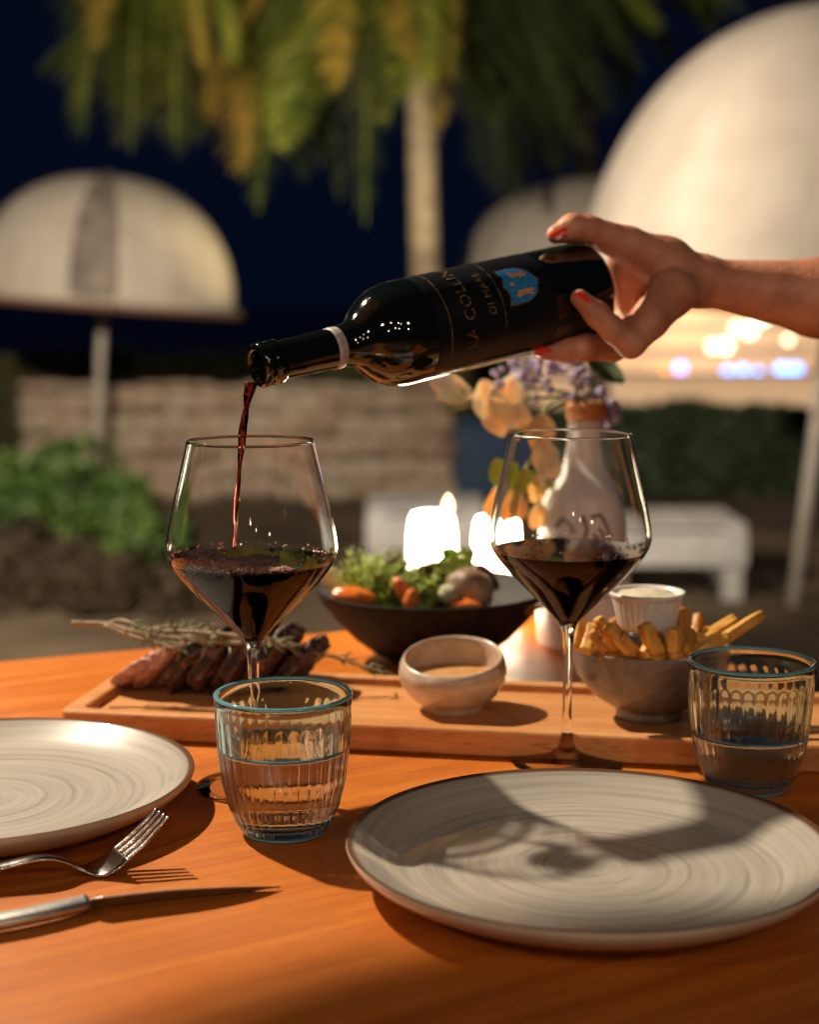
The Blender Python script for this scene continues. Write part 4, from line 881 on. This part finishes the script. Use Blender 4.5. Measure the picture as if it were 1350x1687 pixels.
# fine frisee threads that nobody could count
ps = []
for i in range(380):
    px = sl_.choice((sl_.gauss(640, 26), sl_.gauss(700, 22), sl_.gauss(600, 14))); p = W(px, sl_.gauss(970, 18), 1.385+sl_.uniform(0, .05)); pts = [p]
    for k_ in range(4): p = p+Vector((sl_.gauss(0, .004), sl_.gauss(0, .004), sl_.gauss(.003, .004))); pts.append(p)
    ps.append(tube(pts, [.0009, .0008, .0008, .0006, .0003], 4))
v, f = merge(ps); o = mesh_obj('shredded_greens', pyd(v, f), M['greens2']); tag(o, 'tangle of shredded pale greens heaped in the salad bowl', 'salad greens', kind='stuff')
def chunk(px, py, d, sc3, rot, mk, name, lab, cat, group=None, seed=0):
    o = mesh_obj(name, ico(1, 4, sc3, .10, 1.6, seed), M[mk], loc=W(px, py, d)); o.rotation_euler = rot; tag(o, lab, cat, group); return o
chunk(583, 982, 1.375, (.020, .011, .008), (0, .12, 0), 'carrot', 'carrot_slice', 'large orange carrot piece at the left end of the salad', 'carrot', seed=1)
chunk(663, 972, 1.365, (.006, .006, .013), (0, -.5, 0), 'carrot', 'carrot_slice', 'upright red orange carrot stick in the middle of the salad', 'carrot', seed=2)
chunk(677, 988, 1.36, (.007, .006, .010), (0, .2, 0), 'carrot', 'carrot_slice', 'short carrot stub beside the upright stick', 'carrot', seed=3)
chunk(768, 998, 1.36, (.014, .008, .006), (0, .12, 0), 'carrot', 'carrot_slice', 'flat carrot slice under the mushroom, at the bowl rim', 'carrot', seed=4)
chunk(775, 972, 1.385, (.022, .014, .019), (0, .5, 0), 'mush', 'mushroom', 'brown roasted mushroom at the right of the salad', 'mushroom', seed=5)
chunk(740, 978, 1.362, (.009, .006, .008), (0, .3, 0), 'onion', 'onion_piece', 'pale onion piece left of the brown mushroom', 'onion', seed=6)
chunk(545, 952, 1.40, (.0085, .007, .017), (0, -.75, 0), 'onion', 'cucumber_stick', 'pale stick of cucumber leaning out at the left of the salad', 'cucumber', seed=7)
chunk(800, 950, 1.41, (.016, .010, .008), (0, .7, 0), 'purple_leaf', 'beetroot_slice', 'dark beetroot slice above the mushroom', 'beetroot', seed=8)
a, b = W(852, 1016, 1.37), W(908, 992, 1.36)
v, f = ribbon(smooth_path([a, a.lerp(b, .5)+Vector((0, 0, .001)), b, b+(b-a)*.55+Vector((0, 0, .004))], 6), (0, -.6, .8), [.0075]*19, [.0018]*19)
o = mesh_obj('serving_spoon', pyd(v, f), M['steel']); tag(o, 'handle of a pale metal spoon resting on the black bowl rim', 'spoon')

# ------------------------------------------------------------------ candles, vase, flowers
def candle(px, d, top, wdt, label, h=None):
    g = at(_o+(W(px, 900, d)-_o), 0); r_ = wdt*d/FPX/2; ztop = W(px, top, d).z-TZ
    t = thing('candle_lamp', (g.x, g.y, TZ), label, 'candle lamp', 'glowing candle lamps behind the salad')
    pr = [(0, 0), (r_*1.1, 0), (r_*1.14, .003), (r_*1.08, ztop*.3), (r_*.97, ztop*.8), (r_*.90, ztop*.93), (r_*.78, ztop*.985), (r_*.55, ztop), (r_*.2, ztop*.992), (0, ztop*.99)]
    m = bpy.data.materials.get('glowing_shade') or emis('glowing_shade', (1, .80, .55), 7.0)
    mesh_obj('glowing_shade', fixn(lathe(pr, 48)), m, t)
    mf = bpy.data.materials.get('flame') or emis('flame', (1, .62, .30), 2.2)
    mesh_obj('handle', fixn(lathe([(0, 0), (.004, .002), (.0062, .008), (.0058, .014), (.003, .020), (0, .023)], 24)), mf, t, loc=(r_*.62, .0, ztop-.006))
    return t
candle(712, 1.53, 840, 86, 'left glowing candle lamp behind the salad bowl')
candle(815, 1.60, 848, 76, 'right glowing candle lamp, seen behind the right wine glass')
vb = at(T(961, 1063), 0); va = thing('bud_vase', vb, 'white bottle shaped vase with a cork collar and faint dark drawing', 'vase')
vs = 1.0
vp = [(0, 0), (.034, 0), (.040, .002), (.0435, .010), (.0445, .05), (.0447, .100), (.0443, .122), (.0420, .137), (.0365, .149), (.0285, .160), (.0222, .171), (.0188, .186), (.0174, .202), (.0172, .214)]
mesh_obj('vase_body', fixn(lathe([(p.x, p.y) for p in smooth_path([(a, b, 0) for a, b in vp], 4)]+[(.0145, .214), (.0145, .12), (0, .10)], 64)), M['white_cer'], va)
mesh_obj('cork_collar', fixn(lathe([(.0174, .2142), (.0188, .2150), (.0190, .2295), (.0182, .2305), (.0148, .2305), (.0145, .2142)], 48)), M['cork'], va)
# drawing on the vase: curved bars hugging the body
def vr(z):
    for (a, za_), (b, zb_) in zip(vp, vp[1:]):
        if za_ <= z <= zb_: return a+(b-a)*(z-za_)/(zb_-za_+1e-9)
    return .0445
for k_, stroke in enumerate([[(-.75, .118), (-.6, .126), (-.42, .122), (-.35, .112)], [(-.7, .108), (-.55, .098), (-.45, .08), (-.5, .062)], [(-.5, .106), (-.4, .098), (-.38, .088)], [(.05, .128), (.25, .130), (.42, .118), (.50, .098), (.46, .078), (.40, .062)], [(.10, .112), (.22, .104), (.30, .088)], [(.0, .100), (.12, .090), (.10, .072)], [(.22, .118), (.34, .108), (.36, .096)],
    [(-.2, .062), (0, .056), (.2, .058), (.36, .054)], [(-.62, .085), (-.55, .072), (-.6, .058)], [(.3, .076), (.22, .066), (.05, .068)], [(-.15, .13), (-.05, .118), (-.12, .104)]]):
    pts = [(q[0], q[1], 0) for q in stroke]; ps = []
    for p in smooth_path(pts, 6): a = -math.pi/2+p.x; rr = vr(p.y)+.0003; ps.append(Vector((rr*math.cos(a), rr*math.sin(a), p.y)))
    v, f = tube(ps, .0017, 6); mesh_obj('drawing_stroke', pyd(v, f), M['vase_print'], va)
M['lilac'] = mat('lilac_petal', (.34, .26, .42), .6, noise_scale=60, col2=(.52, .43, .58)); M['peach'] = mat('dried_petal', (.82, .62, .48), .6, noise_scale=25, col2=(.88, .78, .68), sss=.5, bump=.4, bump_scale=60); M['orange_p'] = mat('orange_petal', (.78, .50, .29), .55, noise_scale=30, col2=(.86, .66, .48), sss=.5); M['lime'] = mat('lime_leaf', (.48, .56, .06), .5, noise_scale=25, col2=(.6, .66, .14)); M['stemg'] = mat('flower_stem', (.18, .19, .06), .6, noise_scale=40, col2=(.26, .27, .10)); M['darkleaf'] = mat('dark_leaf', (.035, .07, .02), .5, noise_scale=30, col2=(.07, .10, .03))
mouth = vb+Vector((0, 0, .229))
def flower(name, label, cat, pts, petals, group=None):
    'stem from the vase mouth; petals = (px,py,depth,length,width,angle deg,material)'
    P = [mouth+Vector((0, .002, -.05)), mouth]+[W(*p) for p in pts]; t = thing(name, mouth, label, cat, group)
    sp_ = smooth_path(P, 6); v, f = tube(sp_, [.0016]*len(sp_), 6); mesh_obj('stem', rel(pyd(v, f), t), M['stemg'], t)
    for i, (px, py, d, L_, wd, an, mk) in enumerate(petals):
        me = leaf_mesh(L_, wd, .25, i*3+1, .04); c_ = W(px, py, d); a = R(an); y_ = Vector((math.cos(a), -.25, math.sin(a))).normalized(); zax = Vector((.3*math.sin(i*2.1), -1, .35)); zax = (zax-y_*zax.dot(y_)).normalized()
        o = mesh_obj('petal' if mk not in ('lime', 'darkleaf') else 'leaf', me, M[mk], t, loc=c_-mouth-y_*L_/2); o.rotation_euler = Matrix((y_.cross(zax), y_, zax)).transposed().to_euler()
    return t
flower('dried_flower', 'large pale dried flower head left of the vase neck, under the bottle', 'dried flower', [(900, 655, 1.47), (845, 660, 1.46)], [(800, 655, 1.45, .042, .030, 110, 'peach'), (830, 655, 1.455, .048, .034, 80, 'peach'), (818, 680, 1.44, .042, .032, 125, 'peach'), (845, 640, 1.46, .036, .024, 60, 'peach'), (850, 690, 1.46, .03, .024, 150, 'peach')], 'dried flowers in the vase')
flower('dried_flower', 'peach dried flower furthest left, just below the bottle', 'dried flower', [(880, 640, 1.47), (790, 648, 1.46), (760, 645, 1.45)], [(735, 640, 1.45, .045, .026, 160, 'peach'), (720, 628, 1.45, .034, .022, 140, 'peach'), (748, 655, 1.45, .035, .02, 190, 'orange_p'), (760, 672, 1.45, .035, .006, 200, 'stemg')], 'dried flowers in the vase')
flower('dried_flower', 'cluster of orange dried petals left of the white vase', 'dried flower', [(905, 665, 1.48), (885, 720, 1.46), (850, 790, 1.45)], [(892, 702, 1.45, .030, .026, 90, 'orange_p'), (868, 722, 1.45, .028, .022, 150, 'orange_p'), (895, 745, 1.45, .034, .030, 100, 'peach'), (905, 765, 1.45, .03, .026, 70, 'peach'), (815, 825, 1.45, .036, .030, 100, 'orange_p'), (850, 828, 1.45, .030, .024, 80, 'orange_p'), (880, 800, 1.46, .030, .020, 90, 'orange_p'), (878, 845, 1.46, .03, .02, 95, 'peach')], 'dried flowers in the vase')
flower('leafy_twig', 'lime green leaves hanging left of the vase', 'leaf twig', [(900, 680, 1.47), (868, 750, 1.45), (840, 785, 1.45)], [(820, 775, 1.44, .030, .022, 120, 'lime'), (845, 790, 1.44, .030, .019, 95, 'lime'), (880, 790, 1.46, .034, .014, 160, 'lime'), (895, 800, 1.46, .028, .012, 20, 'lime')])
flower('leafy_twig', 'single dark green leaf above the vase, under the hand', 'leaf twig', [(975, 640, 1.46), (985, 605, 1.45)], [(1000, 612, 1.45, .040, .020, -45, 'darkleaf'), (975, 600, 1.45, .022, .012, 150, 'darkleaf')])
def lilac(label, pts, n, seed, spread):
    t = flower('lilac_sprig', label, 'lilac sprig', pts, [], 'lilac sprigs in the vase'); r = random.Random(seed); ps = []
    tip = W(*pts[-1]); t0 = W(*pts[0])
    base = ico(.0042, 1, (1, 1, .7)); 
    for i in range(46):
        u = r.random(); c_ = tip.lerp(t0, u*.55)+Vector((r.gauss(0, spread), r.gauss(0, spread), r.gauss(0, spread)))
        o = bpy.data.objects.new('floret', base); COL.objects.link(o); o.parent = t; o.location = c_-mouth; o.scale = [r.uniform(.7, 1.4)]*3; o.rotation_euler = (r.uniform(0, 3), r.uniform(0, 3), 0)
    base.materials.append(M['lilac'])
lilac('purple lilac sprig left of the vase mouth, against the bottle', [(905, 640, 1.47), (862, 602, 1.45)], 46, 1, .0115)
lilac('purple lilac sprig standing straight above the cork collar', [(952, 650, 1.47), (945, 598, 1.46)], 46, 2, .011)
lilac('purple lilac sprig drooping right of the cork collar', [(985, 650, 1.50), (1003, 690, 1.50)], 46, 3, .007)

# ------------------------------------------------------------------ cutlery
# fork, tines up
fp = [(-190, 1462, .004), (-60, 1440, .010), (0, 1427, .0125), (60, 1414, .0150), (98, 1416, .0125), (128, 1428, .0060), (152, 1434, .0022), (178, 1424, .0055), (200, 1405, .0120)]
P = [T(*p) for p in fp]; fdir = (T(272, 1333, .03)-T(60, 1414, .015)); fdir.z = 0; fdir.normalize(); fs = Vector((fdir.y, -fdir.x, 0))
fk = thing('fork', P[6], 'steel fork with its tines up, left of the tumbler', 'fork')
path = smooth_path(P, 8); m_ = len(path); wd = []; thk = []
for i in range(m_):
    u = i/(m_-1)*8; wd.append(.0125 if u < 1 else (.0125-(u-1)*.0022 if u < 3.5 else (.0070+(u-3.5)*.0006 if u < 4.5 else (.0076+(u-4.5)*.0092 if u < 6.4 else .0245)))); thk.append(.0030 if u < 4 else .0030-(u-4)*.0004)
v, f = ribbon(path, fs, wd, thk); mesh_obj('handle_and_neck', fixn(rel(pyd(v, f), fk)), M['steel'], fk)
end = path[-1]; d0 = (path[-1]-path[-3]).normalized(); tipc = T(268, 1337, .0300)
for k_ in range(4):
    o0 = (k_-1.5)*.0064; o1 = (k_-1.5)*.0058; pts = smooth_path([end+fs*o0-d0*.003, end.lerp(tipc, .35)+fs*o0+Vector((0, 0, -.0014)), end.lerp(tipc, .7)+fs*o1+Vector((0, 0, -.0010)), tipc+fs*o1], 6)
    n_ = len(pts); v, f = ribbon(pts, fs, [.0040-.0018*i/n_ for i in range(n_)], [.0020-.0008*i/n_ for i in range(n_)]); mesh_obj('tine', fixn(rel(pyd(v, f), fk)), M['steel'], fk)
# knife
kp = [(-150, 1545, .005), (0, 1518, .0065), (80, 1502, .0065), (145, 1487, .0060), (165, 1487, .0050), (240, 1479, .0045), (320, 1472, .0040), (400, 1466, .0030), (462, 1461, .0020)]
P = [T(*p) for p in kp]; kd = (P[-1]-P[1]); kd.z = 0; kd.normalize(); ks = Vector((kd.y, -kd.x, 0)); ks = (ks+Vector((0, 0, .7))).normalized()
kn = thing('table_knife', P[3], 'steel table knife with a pointed blade, nearest the camera at the left', 'knife')
pa = smooth_path(P[:4], 8); v, f = ribbon(pa, Vector((kd.y, -kd.x, 0)), [.0135]*len(pa), [.0070]*len(pa)); mesh_obj('handle', fixn(rel(pyd(v, f), kn)), M['steel_old'], kn)
pb = smooth_path(P[3:], 8); n_ = len(pb)
wdb = []; 
for i in range(n_): u = i/(n_-1); wdb.append((.010+.0125*min(1, u*5))*(1 if u < .45 else max(.04, 1-((u-.45)/.55)**1.7)))
v, f = ribbon(pb, ks, wdb, [.0024*(1-.7*i/n_) for i in range(n_)]); mesh_obj('blade', fixn(rel(pyd(v, f), kn)), M['steel_old'], kn)

# ------------------------------------------------------------------ light gathered by the glasses
key.data.cycles.is_caustics_light = True
for o in bpy.data.objects:
    if o.type != 'MESH': continue
    top = o.parent.name.split('.')[0] if o.parent else o.name
    if top in ('wine_glass', 'water_tumbler') and o.name.split('.')[0] in ('glass_body', 'wine', 'water'): o.cycles.is_caustics_caster = True
    if top in ('dinner_plate', 'dining_table', 'serving_board'): o.cycles.is_caustics_receiver = True

# dome added out of view on the left to shadow the table's lower edge
pe = thing('shadow_caster', (-.405, 1.085, TZ+.69), 'woven dome added out of view to shadow the lower edge of the table', 'lamp')  # added shadow caster, not a lamp: gives no light
M['caster_rattan'] = mat('shadow_caster_rattan', (.30, .17, .07), .7, noise_scale=60, col2=(.42, .26, .12), bump=.8, bump_scale=90)
mesh_obj('added_shadow_dome', lathe([(.19, 0), (.186, .045), (.165, .09), (.12, .13), (.06, .155), (.02, .165), (.02, .160), (.058, .150), (.117, .125), (.161, .087), (.181, .045), (.185, 0)], 64, True), M['caster_rattan'], pe)
v, f = tube([(0, 0, .155), (0, 0, 3.2)], .004, 8); mesh_obj('added_cord', pyd(v, f), M['twig'], pe)
mesh_obj('added_unlit_ball', ico(.03, 3), M['white_cer'], pe, loc=(0, 0, .1))
